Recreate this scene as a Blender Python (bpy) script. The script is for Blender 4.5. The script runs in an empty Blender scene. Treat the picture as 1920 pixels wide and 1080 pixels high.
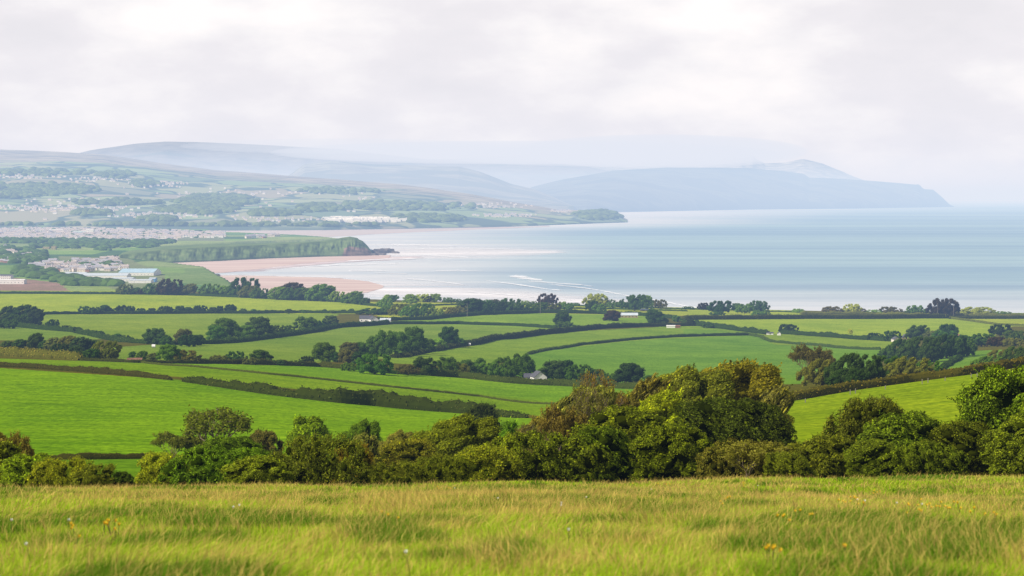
import bpy, math, random
import numpy as np
from mathutils import Vector, Matrix
R = math.radians
random.seed(7); rng = np.random.default_rng(7)
scn = bpy.context.scene
COL = scn.collection
# ------------------------------------------------------------------ camera geometry (photo is 1920x1080)
F = 4500.0; PITCH = math.atan(168 / F); ZC = 200.0
cp, sp = math.cos(PITCH), math.sin(PITCH)
def tz(py):                       # z slope per metre of depth for a photo row
    v = (540 - np.asarray(py, float)) / F
    return (-sp + v * cp) / (cp + v * sp)
def tx(px, py=540):
    v = (540 - np.asarray(py, float)) / F
    return ((np.asarray(px, float) - 960) / F) / (cp + v * sp)
def P(px, py, Y): return np.array([float(tx(px, py)) * Y, Y, ZC + float(tz(py)) * Y])
def depth_at_z(py, z=0.0): return (z - ZC) / tz(py)

# ------------------------------------------------------------------ helpers
def lin(c):
    c = np.asarray(c, float) / 255.0
    return np.where(c <= 0.04045, c / 12.92, ((c + 0.055) / 1.055) ** 2.4)
def tag(o, label=None, cat=None, group=None, kind=None):
    if label: o['label'] = label
    if cat: o['category'] = cat
    if group: o['group'] = group
    if kind: o['kind'] = kind
    return o
def link(o, parent=None):
    COL.objects.link(o)
    if parent is not None: o.parent = parent
    return o
def empty(name, loc, rz=0.0):
    o = bpy.data.objects.new(name, None); o.location = loc; o.rotation_euler = (0, 0, rz); o.empty_display_size = 1
    return link(o)
def npmesh(name, verts, faces_flat, starts, mats, matidx=None, smooth=False, attrs=None):
    me = bpy.data.meshes.new(name)
    verts = np.asarray(verts, np.float32)
    me.vertices.add(len(verts)); me.vertices.foreach_set('co', verts.ravel())
    faces_flat = np.asarray(faces_flat, np.int32); starts = np.asarray(starts, np.int32)
    me.loops.add(len(faces_flat)); me.loops.foreach_set('vertex_index', faces_flat)
    me.polygons.add(len(starts)); me.polygons.foreach_set('loop_start', starts)
    try: me.polygons.foreach_set('loop_total', np.diff(np.append(starts, len(faces_flat))).astype(np.int32))
    except Exception: pass
    for m in mats: me.materials.append(m)
    if matidx is not None: me.polygons.foreach_set('material_index', np.asarray(matidx, np.int32))
    me.polygons.foreach_set('use_smooth', np.full(len(starts), smooth, dtype=bool))
    me.update(calc_edges=True)
    for k, a in (attrs or {}).items():
        a = np.asarray(a, np.float32)
        if a.ndim == 1:
            at = me.attributes.new(k, 'FLOAT', 'POINT'); at.data.foreach_set('value', a)
        else:
            at = me.color_attributes.new(k, 'FLOAT_COLOR', 'POINT')
            if a.shape[1] == 3: a = np.hstack([a, np.ones((len(a), 1), np.float32)])
            at.data.foreach_set('color', a.ravel())
    return me
class MB:                          # collects faces of simple solids
    def __init__(s): s.v = []; s.f = []; s.m = []
    def face(s, pts, m=0):
        i = len(s.v); s.v += [tuple(p) for p in pts]; s.f.append(list(range(i, i + len(pts)))); s.m.append(m)
    def box(s, x0, x1, y0, y1, z0, z1, m=0):
        a = [(x0,y0,z0),(x1,y0,z0),(x1,y1,z0),(x0,y1,z0),(x0,y0,z1),(x1,y0,z1),(x1,y1,z1),(x0,y1,z1)]
        for q in ((0,3,2,1),(4,5,6,7),(0,1,5,4),(1,2,6,5),(2,3,7,6),(3,0,4,7)): s.face([a[k] for k in q], m)
    def gable(s, x0, x1, y0, y1, z0, z1, m=0, ov=0.3, axis='x', hip=0.0):   # roof slab volume, ridge along axis
        if axis == 'x':
            ym = (y0 + y1) / 2; a = [(x0-ov,y0-ov,z0),(x1+ov,y0-ov,z0),(x1+ov,y1+ov,z0),(x0-ov,y1+ov,z0),(x0-ov+hip,ym,z1),(x1+ov-hip,ym,z1)]
        else:
            xm = (x0 + x1) / 2; a = [(x0-ov,y1+ov,z0),(x0-ov,y0-ov,z0),(x1+ov,y0-ov,z0),(x1+ov,y1+ov,z0),(xm,y1+ov-hip,z1),(xm,y0-ov+hip,z1)]
            a = [a[1],a[2],a[3],a[0],a[5],a[4]]
            s.face([a[0],a[1],a[4]], m); s.face([a[2],a[3],a[5]], m); s.face([a[1],a[2],a[5],a[4]], m); s.face([a[3],a[0],a[4],a[5]], m); s.face([a[3],a[2],a[1],a[0]], m); return
        s.face([a[0],a[1],a[5],a[4]], m); s.face([a[2],a[3],a[4],a[5]], m); s.face([a[1],a[2],a[5]], m); s.face([a[3],a[0],a[4]], m); s.face([a[3],a[2],a[1],a[0]], m)
    def tube(s, p0, p1, r0, r1, n=5, m=0):
        p0, p1 = Vector(p0), Vector(p1); d = (p1 - p0)
        if d.length < 1e-6: return
        q = d.to_track_quat('Z', 'Y'); i = len(s.v)
        for p, r in ((p0, r0), (p1, r1)):
            for k in range(n):
                a = 2 * math.pi * k / n; s.v.append(tuple(p + q @ Vector((r * math.cos(a), r * math.sin(a), 0))))
        for k in range(n): s.f.append([i + k, i + (k + 1) % n, i + n + (k + 1) % n, i + n + k]); s.m.append(m)
    def mesh(s, name, mats, smooth=False):
        fl = [i for f in s.f for i in f]; st = np.cumsum([0] + [len(f) for f in s.f])[:-1]
        return npmesh(name, np.array(s.v, np.float32).reshape(-1, 3), fl, st, mats, s.m, smooth)
    def obj(s, name, mats, parent=None, smooth=False):
        return link(bpy.data.objects.new(name, s.mesh(name, mats, smooth)), parent)

def _h(ix, iy, seed):
    n = (ix * 374761393 + iy * 668265263 + seed * 974634777) & 0x7fffffff
    n = ((n ^ (n >> 13)) * 1274126177) & 0x7fffffff
    return ((n ^ (n >> 16)) & 0xffff) / 65535.0
def vnoise(x, y, seed=0):
    x = np.asarray(x, float); y = np.asarray(y, float)
    ix = np.floor(x).astype(np.int64); iy = np.floor(y).astype(np.int64); fx = x - ix; fy = y - iy
    fx = fx * fx * (3 - 2 * fx); fy = fy * fy * (3 - 2 * fy)
    a = _h(ix, iy, seed); b = _h(ix + 1, iy, seed); c = _h(ix, iy + 1, seed); d = _h(ix + 1, iy + 1, seed)
    return (a * (1 - fx) + b * fx) * (1 - fy) + (c * (1 - fx) + d * fx) * fy
def fbm(x, y, oct=4, seed=0):
    t = 0; a = 0.5; s = 0
    for k in range(oct): t = t + a * vnoise(x * 2 ** k, y * 2 ** k, seed + k); s += a; a *= 0.5
    return t / s
def sstep(a, b, x): t = np.clip((x - a) / (b - a), 0, 1); return t * t * (3 - 2 * t)
def inpoly(px, py, poly):
    c = np.zeros(px.shape, bool); n = len(poly)
    for i in range(n):
        x0, y0 = poly[i]; x1, y1 = poly[(i + 1) % n]
        if y0 == y1: continue
        t = ((y0 > py) != (y1 > py)) & (px < (x1 - x0) * (py - y0) / (y1 - y0) + x0)
        c ^= t
    return c

# ------------------------------------------------------------------ materials
def new_mat(name):
    m = bpy.data.materials.new(name); m.use_nodes = True; nt = m.node_tree; nt.nodes.clear()
    return m, nt, nt.nodes, nt.links
def N(ns, t, **kw):
    n = ns.new(t)
    for k, v in kw.items():
        if k in n.inputs.keys(): n.inputs[k].default_value = v
        else: setattr(n, k, v)
    return n
def ramp(ns, stops):
    r = ns.new('ShaderNodeValToRGB'); e = r.color_ramp.elements
    while len(e) < len(stops): e.new(0.5)
    for k, (p, c) in enumerate(stops): e[k].position = p; e[k].color = (*c, 1)
    return r
def mixc(ns, ls, a, b, f, mode='MIX'):
    n = ns.new('ShaderNodeMix'); n.data_type = 'RGBA'; n.blend_type = mode
    for s, v in ((0, f), (6, a), (7, b)):
        if hasattr(v, 'is_linked') or hasattr(v, 'links'): ls.new(v, n.inputs[s])
        elif s == 0: n.inputs[0].default_value = v
        else: n.inputs[s].default_value = (*v, 1)
    return n.outputs[2]
def mth(ns, ls, op, a, b=0.0, c=None):
    n = ns.new('ShaderNodeMath'); n.operation = op
    for i, v in enumerate((a, b) if c is None else (a, b, c)):
        if hasattr(v, 'links'): ls.new(v, n.inputs[i])
        else: n.inputs[i].default_value = v
    return n.outputs[0]
def flat_mat(name, col, rough=0.8, var=0.15, scale=1.0, metal=0.0, bump=0.0):
    m, nt, ns, ls = new_mat(name)
    out = ns.new('ShaderNodeOutputMaterial'); p = N(ns, 'ShaderNodeBsdfPrincipled', Roughness=rough, Metallic=metal)
    p.inputs['Specular IOR Level'].default_value = 0.3
    tc = ns.new('ShaderNodeTexCoord'); no = N(ns, 'ShaderNodeTexNoise', Scale=scale, Detail=5.0)
    ls.new(tc.outputs['Object'], no.inputs['Vector'])
    c = np.array(col)
    rp = ramp(ns, [(0.3, tuple(c * (1 - var))), (0.7, tuple(np.minimum(c * (1 + var), 0.95)))])
    ls.new(no.outputs[0], rp.inputs[0]); ls.new(rp.outputs[0], p.inputs['Base Color'])
    if bump:
        b = N(ns, 'ShaderNodeBump', Strength=bump); ls.new(no.outputs[0], b.inputs['Height']); ls.new(b.outputs[0], p.inputs['Normal'])
    ls.new(p.outputs[0], out.inputs[0]); return m

def leaf_mat(name, tr=0.35, rough=0.55):
    # object colour x per leaf tint; leaves let some light through
    m, nt, ns, ls = new_mat(name)
    out = ns.new('ShaderNodeOutputMaterial'); oi = ns.new('ShaderNodeObjectInfo'); at = N(ns, 'ShaderNodeAttribute', attribute_name='tint')
    c = mixc(ns, ls, oi.outputs['Color'], at.outputs['Color'], 1.0, 'MULTIPLY')
    p = N(ns, 'ShaderNodeBsdfPrincipled', Roughness=rough); p.inputs['Specular IOR Level'].default_value = 0.12
    ls.new(c, p.inputs['Base Color'])
    t = ns.new('ShaderNodeBsdfTranslucent'); c2 = mixc(ns, ls, c, (1.1, 1.25, 0.5), 1.0, 'MULTIPLY'); ls.new(c2, t.inputs['Color'])
    mx = N(ns, 'ShaderNodeMixShader'); mx.inputs[0].default_value = tr
    ls.new(p.outputs[0], mx.inputs[1]); ls.new(t.outputs[0], mx.inputs[2]); ls.new(mx.outputs[0], out.inputs[0]); return m
M_LEAF = leaf_mat('leaf'); M_TWIG = leaf_mat('twig', 0.05, 0.8)
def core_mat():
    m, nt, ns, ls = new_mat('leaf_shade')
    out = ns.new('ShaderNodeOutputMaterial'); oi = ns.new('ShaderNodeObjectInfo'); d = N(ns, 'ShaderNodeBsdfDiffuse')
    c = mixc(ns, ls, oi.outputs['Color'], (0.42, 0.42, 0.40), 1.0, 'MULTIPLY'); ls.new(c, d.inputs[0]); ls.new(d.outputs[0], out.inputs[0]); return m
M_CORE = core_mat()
M_BARK = flat_mat('bark', (0.075, 0.058, 0.042), 0.9, 0.35, 6)
M_BARKPALE = flat_mat('pale_bark', (0.17, 0.13, 0.08), 0.9, 0.3, 6)

# ------------------------------------------------------------------ terrain height field, from a survey table (rows of equal depth)
PXC = [-500, 0, 250, 500, 750, 1000, 1250, 1500, 1750, 1920, 2420]
TAB = [
 (3,  [None]), (8, None), (12, None), (20, None), (30, None), (50, None),
 (70,  [923,921,920,918,915,912,909,906,904,903,901]),
 (85,  [932,930,928,926,924,922,918,914,912,911,909]),
 (130, [945,940,938,936,934,932,925,915,910,908,900]),
 (260, [905,900,900,900,895,890,880,852,846,840,830]),
 (400, [866,862,860,858,850,840,820,802,790,775,760]),
 (600, [768,770,775,785,805,810,780,746,712,688,640]),
 (840, [686,695,703,726,752,772,752,726,706,685,638]),
 (1040,[672,676,682,697,722,752,742,718,703,684,637]),
 (1240,[664,668,674,684,701,722,728,712,700,682,636]),
 (1440,[655,661,665,673,686,706,714,704,690,677,634]),
 (1700,[645,649,652,657,670,690,698,694,681,669,632]),
 (2000,[632,636,638,642,651,664,673,665,658,650,628]),
 (2400,[610,615,618,624,632,640,646,650,648,640,622]),
 (2800,[594,598,601,607,613,618,622,625,628,626,616]),
 (3200,[581,584,587,591,590,594,600,604,608,610,608]),
 (3600,[564,566,569,574,574,580,587,594,598,601,602]),
 (4000,[547,548,549,554,564,571,578,586,590,591,592]),
 (4600,[540,541,541,541,541,541,541,541,541,541,541]),
 (5400,[520]*11), (7000,[485]*11), (10000,[452]*11), (13000,[435]*11), (15500,[428]*11)]
eye = 1.75
fgd = {3:1.70, 8:1.72, 12:1.93, 20:2.78, 30:3.86, 50:6.2}
Ys, rowsz = [], []
for Y, r in TAB:
    Ys.append(Y)
    if Y in fgd: rowsz.append([-fgd[Y] / Y] * 11)
    else: rowsz.append([float(tz(v)) for v in r])
Ys = np.array(Ys, float); rowsz = np.array(rowsz)
LD0, LD1, NLD = math.log(3), math.log(15500), 900
ld = np.linspace(LD0, LD1, NLD); A0, A1, NA = float(tx(-500)), float(tx(2420)), 300
ac = np.linspace(A0, A1, NA); ca = np.array([float(tx(p)) for p in PXC])
tmp = np.array([np.interp(ac, ca, r) for r in rowsz])            # rows x NA
D = np.array([np.interp(ld, np.log(Ys), tmp[:, j]) for j in range(NA)]).T
def smooth(a, n, axis):
    k = np.hanning(n + 2)[1:-1]; k /= k.sum()
    return np.apply_along_axis(lambda v: np.convolve(np.pad(v, n // 2, mode='reflect', reflect_type='odd'), k, 'valid'), axis, a)
D = smooth(D, 9, 0); D = smooth(D, 25, 1)
def dz(a, Y):
    fa = np.clip((a - A0) / (A1 - A0) * (NA - 1), 0, NA - 1.001); fl = np.clip((np.log(Y) - LD0) / (LD1 - LD0) * (NLD - 1), 0, NLD - 1.001)
    i = fa.astype(int); j = fl.astype(int); u = fa - i; v = fl - j
    return (D[j, i] * (1 - u) + D[j, i + 1] * u) * (1 - v) + (D[j + 1, i] * (1 - u) + D[j + 1, i + 1] * u) * v
EY = [4000, 4150, 5000, 5880, 6290, 6770, 7030, 7300, 9000, 10800, 11400, 12100, 13200, 14000, 15500]
EX = [460, 450, 440, 400, 385, 305, 250, 212, 300, 640, 610, 555, 415, 392, 392]
def land(a, Y):
    px = 960 + F * a
    near = 1 - sstep(4020, 4250, Y)
    e = np.interp(Y, EY, EX) + 6 * (fbm(Y / 60, px * 0 + 3, 3) - .5)
    return np.maximum(near, 1 - sstep(-4, 10, px - e))
def gz(x, Y):
    x = np.asarray(x, float); Y = np.asarray(Y, float); a = x / Y
    z = ZC + dz(a, Y) * Y
    bump = sstep(100, 900, Y) * (fbm(x / 140, Y / 140, 3, 5) - .5) * 2.2 * (1 - sstep(3300, 4000, Y) * .6) + sstep(15, 60, Y) * (1 - sstep(70, 110, Y)) * (fbm(x / 7, Y / 7, 2, 9) - .5) * .5
    z = z + bump
    l = land(a, Y)
    return np.where(Y > 4000, z * l + (-14) * (1 - l), z)
def gz1(x, y): return float(gz(np.array([x]), np.array([y]))[0])
_Yscan = np.exp(np.linspace(math.log(125), math.log(15000), 2500))
def ground_at(px, py, after=120.0):
    """the ground point seen at a photo pixel (first crossing beyond the near crest)"""
    a = float(tx(px, py)); Y = _Yscan[_Yscan > after]; z = gz(a * Y, Y); s = (z - ZC) / Y - float(tz(py))
    idx = np.where(s >= 0)[0]
    i = idx[0] if len(idx) else len(Y) - 1
    y = Y[i]
    if after < 1000 and y > 3960: y = 3950.0        # above the shore crest: stand it on the crest
    return a * y, y, gz1(a * y, y)

# paint of the fields (albedo), looked up by where each vertex is seen
K = 1.55
def alb(c, Y=800.0):
    return lin(c) / K * (np.array([1.68 if c[0] < 128 else 1.30, 1.17, .36]) if Y > 700 else np.array([1.80, 1.28, .5]))
FIELDS = [
 ([(-600,690),(0,690),(330,712),(500,730),(750,757),(1000,785),(1100,870),(-600,858)], (103,164,30)),
 ([(-600,858),(330,858),(330,905),(-600,905)], (92,150,40)),
 ([(-600,664),(0,672),(260,680),(500,695),(700,717),(1060,755),(1100,790),(750,750),(330,706),(0,684),(-600,684)], (108,164,40)),
 ([(230,678),(640,688),(900,712),(1240,728),(1240,765),(1060,756),(700,718),(500,696)], (106,170,48)),
 ([(200,652),(560,628),(650,605),(1100,612),(930,640),(740,672),(560,682),(230,680)], (110,160,84)),
 ([(60,588),(640,586),(600,612),(400,640),(250,640),(60,612)], (117,165,80)),
 ([(-600,540),(200,545),(340,549),(500,559),(640,565),(760,574),(760,588),(80,590),(-600,590)], (158,188,84)),
 ([(-600,612),(100,614),(200,636),(-600,645)], (110,160,85)),
 ([(740,602),(900,590),(1010,586),(1200,588),(1260,612),(1000,616),(760,606)], (128,170,84)),
 ([(720,680),(740,665),(880,650),(930,636),(1060,622),(1340,608),(1440,628),(1200,638),(1020,657),(900,690)], (112,165,76)),
 ([(960,672),(1020,657),(1200,638),(1420,628),(1445,640),(1660,656),(1640,690),(1500,720),(1250,722),(900,712)], (98,160,76)),
 ([(1280,598),(1780,596),(1900,610),(1860,632),(1660,636),(1450,626),(1340,614)], (152,186,92)),
 ([(1430,628),(1460,626),(1680,641),(1660,656),(1450,646)], (118,168,78)),
 ([(1280,616),(1350,620),(1400,628),(1280,632)], (100,160,76)),
 ([(1790,596),(2420,594),(2420,612),(1900,612)], (160,186,96)),
 ([(1470,752),(1580,735),(1700,718),(1800,704),(2420,640),(2420,860),(1430,860)], (118,164,36)),
 ([(1760,660),(1900,655),(1860,690),(1760,692)], (100,160,76)),
 ([(690,566),(1300,570),(1300,592),(900,586),(740,600),(690,588)], (168,190,104)),
 ([(1290,574),(1500,580),(1500,592),(1290,592)], (160,188,98)),
]
def paint(px, py, Y):
    base = np.tile(alb((88, 104, 52)), (len(px), 1))
    vis = Y > 125
    for poly, c in FIELDS:
        m = inpoly(px, py, poly) & vis & (Y < 4300); base[m] = alb(c, 500 if (c in ((103,164,30),(92,150,40),(118,164,36))) else 800)
    return base

def terrain():
    r = np.concatenate([np.exp(np.linspace(math.log(3), math.log(70), 70))[:-1], np.exp(np.linspace(math.log(70), math.log(400), 90))[:-1],
                        np.exp(np.linspace(math.log(400), math.log(4000), 420))[:-1], np.linspace(4000, 4300, 16)[:-1], np.exp(np.linspace(math.log(4300), math.log(15500), 170))])
    c = tx(np.linspace(-500, 2420, 560))
    a, Y = np.meshgrid(c, r); a = a * (1 + 25 / (Y + 5)); x = a * Y; z = gz(x, Y)
    px = 960 + F * (x / Y); ty = (z - ZC) / Y
    # slope back to a photo row
    v = (sp + ty * cp) / (cp - ty * sp); py = 540 - F * v
    px = 960 + (px - 960) * (cp + v * sp)
    cols = paint((px + 3 * (vnoise(x / 20, Y / 20, 2) - .5)).ravel(), py.ravel(), Y.ravel())
    # foreground meadow soil
    fg = (Y.ravel() < 125)
    n = fbm(x.ravel() / 2.5, Y.ravel() / 2.5, 4, 21)[:, None]
    cols[fg] = (np.array([[.045, .07, .012]]) * (0.6 + .8 * n) )[fg]
    # low plain by the shore: patchwork of meadows, scrub and brown ground
    pl = Y.ravel() > 4250
    X = x.ravel(); YY = Y.ravel()
    cell = np.floor(X / 420 + 0.8 * vnoise(X / 900, YY / 1500, 31)).astype(int) * 7 + np.floor(YY / 640 + 0.5 * vnoise(X / 700, YY / 900, 32)).astype(int) * 13
    hh = _h(cell.astype(np.int64), cell.astype(np.int64) * 3, 77)
    pal = np.array([lin((150,190,90)), lin((172,196,110)), lin((120,165,88)), lin((98,135,80)), lin((160,185,110))]) / K
    pc = pal[(hh * 4.99).astype(int)]; pc = pc * (0.85 + .3 * fbm(X / 80, YY / 120, 3, 8))[:, None]
    cols[pl] = pc[pl]
    PXr = px.ravel(); PYr = py.ravel()
    for poly, cc in [([(-600,525),(20,520),(110,530),(130,546),(-600,546)], (178,150,135)), ([(120,532),(180,526),(230,542),(200,547)], (165,190,100)),
                     ([(110,505),(300,500),(320,545),(225,545),(140,520)], (150,165,120)), ([(-600,496),(80,497),(80,515),(-600,518)], (140,178,88)),
                     ([(-200,424),(420,436),(420,452),(200,450),(-200,450)], (150,165,130)), ([(110,480),(240,484),(290,508),(120,508)], (150,165,120)), ([(290,500),(390,503),(420,520),(440,540),(330,530)], (140,170,100)), ([(290,500),(345,503),(345,512),(290,510)], (150,185,100)), ]:
        m = inpoly(PXr, PYr, poly) & pl; cols[m] = lin(cc) / K * np.array([1.02, 1.02, .85])
    nr, nc = x.shape; idx = np.arange(nr * nc).reshape(nr, nc)
    q = np.stack([idx[:-1, :-1], idx[:-1, 1:], idx[1:, 1:], idx[1:, :-1]], -1).reshape(-1, 4)
    me = npmesh('ground', np.stack([x, Y, z], -1).reshape(-1, 3), q.ravel(), np.arange(len(q)) * 4, [M_GROUND], None, True, {'fieldcol': cols})
    return link(bpy.data.objects.new('ground', me))
def ground_mat():
    m, nt, ns, ls = new_mat('pasture')
    out = ns.new('ShaderNodeOutputMaterial'); at = N(ns, 'ShaderNodeAttribute', attribute_name='fieldcol'); geo = ns.new('ShaderNodeNewGeometry')
    def noise(scale3, detail, rot=0.0):
        mp = ns.new('ShaderNodeMapping'); mp.inputs['Scale'].default_value = scale3; mp.inputs['Rotation'].default_value = (0, 0, rot)
        ls.new(geo.outputs['Position'], mp.inputs['Vector']); n = N(ns, 'ShaderNodeTexNoise', Scale=1.0, Detail=detail); n.inputs['Roughness'].default_value = 0.6
        ls.new(mp.outputs[0], n.inputs['Vector']); return n.outputs[0]
    n1 = noise((0.011, 0.006, 0.02), 4); n2 = noise((0.7, 0.30, 0.3), 6, 0.3); n3 = noise((0.03, 0.16, 0.02), 3, 0.12)
    f1 = ramp(ns, [(0.3, (0.80, 0.84, 0.8)), (0.7, (1.22, 1.10, 1.3))]); ls.new(n1, f1.inputs[0])
    f2 = ramp(ns, [(0.28, (0.52, 0.58, 0.5)), (0.72, (1.40, 1.34, 1.4))]); ls.new(n2, f2.inputs[0])
    f3 = ramp(ns, [(0.35, (0.9, 0.92, 0.9)), (0.65, (1.1, 1.07, 1.1))]); ls.new(n3, f3.inputs[0])
    c = mixc(ns, ls, at.outputs['Color'], f1.outputs[0], 1.0, 'MULTIPLY'); n4 = noise((0.07, 0.12, 0.05), 5, -.2); f4 = ramp(ns, [(0.3, (0.72, 0.78, 0.7)), (0.7, (1.26, 1.17, 1.25))]); ls.new(n4, f4.inputs[0]); c = mixc(ns, ls, c, f4.outputs[0], 1.0, 'MULTIPLY'); c = mixc(ns, ls, c, f2.outputs[0], 1.0, 'MULTIPLY'); c = mixc(ns, ls, c, f3.outputs[0], 1.0, 'MULTIPLY')
    p = N(ns, 'ShaderNodeBsdfPrincipled', Roughness=1.0); p.inputs['Specular IOR Level'].default_value = 0.0
    ls.new(c, p.inputs['Base Color']); b = N(ns, 'ShaderNodeBump', Strength=0.6, Distance=0.6); ls.new(n2, b.inputs['Height']); ls.new(b.outputs[0], p.inputs['Normal'])
    ls.new(p.outputs[0], out.inputs[0]); return m
M_GROUND = ground_mat()
tag(terrain(), kind='structure')

# ------------------------------------------------------------------ distant hills: sheets between a shore line and a crest line
def hill_mat(name, con=(.6, 1.5), dark=(0.05, 0.075, 0.05), fields=True, cellm=520.0, woods=0.5, moor=(0.16, 0.13, 0.10)):
    m, nt, ns, ls = new_mat(name)
    out = ns.new('ShaderNodeOutputMaterial'); geo = ns.new('ShaderNodeNewGeometry'); hf = N(ns, 'ShaderNodeAttribute', attribute_name='hf')
    mp = ns.new('ShaderNodeMapping'); mp.inputs['Scale'].default_value = (1 / cellm, 0.6 / cellm, 0); ls.new(geo.outputs['Position'], mp.inputs['Vector'])
    wn = N(ns, 'ShaderNodeTexNoise', Scale=2.0, Detail=2.0); ls.new(mp.outputs[0], wn.inputs['Vector'])
    vadd = ns.new('ShaderNodeVectorMath'); vadd.operation = 'ADD'; ls.new(mp.outputs[0], vadd.inputs[0])
    vs = ns.new('ShaderNodeVectorMath'); vs.operation = 'SCALE'; ls.new(wn.outputs['Color'], vs.inputs[0]); vs.inputs['Scale'].default_value = 0.7; ls.new(vs.outputs[0], vadd.inputs[1])
    vo = N(ns, 'ShaderNodeTexVoronoi', Scale=1.0); ls.new(vadd.outputs[0], vo.inputs['Vector'])
    ve = N(ns, 'ShaderNodeTexVoronoi', Scale=1.0, feature='DISTANCE_TO_EDGE'); ls.new(vadd.outputs[0], ve.inputs['Vector'])
    sep = ns.new('ShaderNodeSeparateColor'); ls.new(vo.outputs['Color'], sep.inputs[0])
    fr = ramp(ns, [(0.0, (0.22, 0.31, 0.15)), (0.3, (0.30, 0.37, 0.19)), (0.55, (0.32, 0.35, 0.20)), (0.8, (0.34, 0.31, 0.22)), (1.0, (0.18, 0.25, 0.15))]); ls.new(sep.outputs[0], fr.inputs[0])
    edge = ramp(ns, [(0.03, (0, 0, 0)), (0.07, (1, 1, 1))]); ls.new(ve.outputs[0], edge.inputs[0])
    c = mixc(ns, ls, dark, fr.outputs[0], edge.outputs[0]) if fields else None
    mp2 = ns.new('ShaderNodeMapping'); mp2.inputs['Scale'].default_value = (1 / 1500, 1 / 1100, 1 / 300); ls.new(geo.outputs['Position'], mp2.inputs['Vector'])
    w = N(ns, 'ShaderNodeTexNoise', Scale=1.0, Detail=6.0); ls.new(mp2.outputs[0], w.inputs['Vector'])
    moorn = N(ns, 'ShaderNodeTexNoise', Scale=4.0, Detail=6.0); ls.new(mp2.outputs[0], moorn.inputs['Vector'])
    mr = ramp(ns, [(0.3, tuple(np.array(moor) * con[0])), (0.7, tuple(np.array(moor) * con[1]))]); ls.new(moorn.outputs[0], mr.inputs[0])
    if c is None: c = mr.outputs[0]
    wr = ramp(ns, [(woods, (0, 0, 0)), (woods + 0.04, (1, 1, 1))]); ls.new(w.outputs[0], wr.inputs[0])
    c = mixc(ns, ls, c, dark, wr.outputs[0])
    if fields:
        up = mth(ns, ls, 'ADD', hf.outputs['Fac'], mth(ns, ls, 'MULTIPLY', moorn.outputs[0], 0.25)); ur = ramp(ns, [(0.80, (0, 0, 0)), (0.92, (1, 1, 1))]); ls.new(up, ur.inputs[0])
        c = mixc(ns, ls, c, mr.outputs[0], ur.outputs[0])
    p = N(ns, 'ShaderNodeBsdfDiffuse'); ls.new(c, p.inputs[0]); ls.new(p.outputs[0], out.inputs[0]); return m
def hill(name, base, crest, Yb, Yc, prof=1.0, noise=1.0, mat=None, nx=420, ny=70, wl=1800.0, x0=None, x1=None, back=1.25, zbase=None, bulge=0.0):
    """base / crest: photo polylines; Yb / Yc: depth of base and crest (number or list of (px, Y))"""
    px = np.linspace(x0 if x0 is not None else crest[0][0], x1 if x1 is not None else crest[-1][0], nx)
    yb = np.interp(px, *zip(*base)); yc = np.interp(px, *zip(*crest))
    fb = np.interp(px, *zip(*Yb)) if isinstance(Yb, list) else np.full(nx, float(Yb or 1))
    if zbase is not None: fb = depth_at_z(yb, zbase)
    fc = np.interp(px, *zip(*Yc)) if isinstance(Yc, list) else np.full(nx, float(Yc))
    fc = np.maximum(fc, fb * 1.01)
    V = []; HF = []
    zb = ZC + tz(yb) * fb; zc = ZC + tz(yc) * fc
    for j in range(ny + 10):
        if j < ny:
            t = j / (ny - 1); Y = fb + (fc - fb) * t; g = t ** prof; z = zb + (zc - zb) * g
            x = tx(px) * Y
            env = math.sin(math.pi * min(1, t)) ** 0.7 if 0 < t < 1 else 0
            rid = 1 - np.abs(2 * fbm(x / wl, Y / wl, 5, 3) - 1)
            z = z + (rid - .75) * noise * (zc - zb).clip(30) * .35 * env
            z = np.minimum(z, zb + (zc - zb) * 1.0 + (1 - t) * 1e9) if bulge == 0 else z
            # never rise above the sight line of the crest
            z = np.minimum(z, ZC + tz(yc) * Y - (fc - Y) * 0.0005)
            HF.append(np.full(nx, t))
        else:
            t = (j - ny + 1) / 10; Y = fc * (1 + (back - 1) * t); x = tx(px) * Y; z = zc - (zc + 30) * t * t; HF.append(np.full(nx, 1.0))
        if j == 0: z = np.minimum(z, 4) - 12
        V.append(np.stack([x, Y, z], -1))
    V = np.array(V); nr, nc = V.shape[:2]; idx = np.arange(nr * nc).reshape(nr, nc)
    q = np.stack([idx[:-1, :-1], idx[:-1, 1:], idx[1:, 1:], idx[1:, :-1]], -1).reshape(-1, 4)
    me = npmesh(name, V.reshape(-1, 3), q.ravel(), np.arange(len(q)) * 4, [mat], None, True, {'hf': np.array(HF).ravel()})
    o = link(bpy.data.objects.new(name, me)); tag(o, kind='structure'); return o, V
def jag(pts, amp=1.0, step=12, seed=1):
    pts = sorted(pts); xs = np.arange(pts[0][0], pts[-1][0] + step, step); ys = np.interp(xs, *zip(*pts)) + amp * (fbm(xs / 60, xs * 0 + seed, 3, seed) - .5) * 2
    return list(zip(xs, ys))
M_HNEAR = hill_mat('hill_fields', woods=0.57, dark=(.10,.14,.10), moor=(0.30, 0.27, 0.20), cellm=560)
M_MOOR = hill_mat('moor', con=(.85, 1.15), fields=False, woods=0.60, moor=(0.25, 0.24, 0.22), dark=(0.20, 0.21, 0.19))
M_HEAD = hill_mat('headland_moor', fields=False, woods=0.50, moor=(0.075, 0.09, 0.06), dark=(0.03, 0.045, 0.035))
M_FARM = hill_mat('far_moor', fields=False, woods=0.7, moor=(0.32, 0.33, 0.33), dark=(0.28, 0.30, 0.30))
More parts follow.
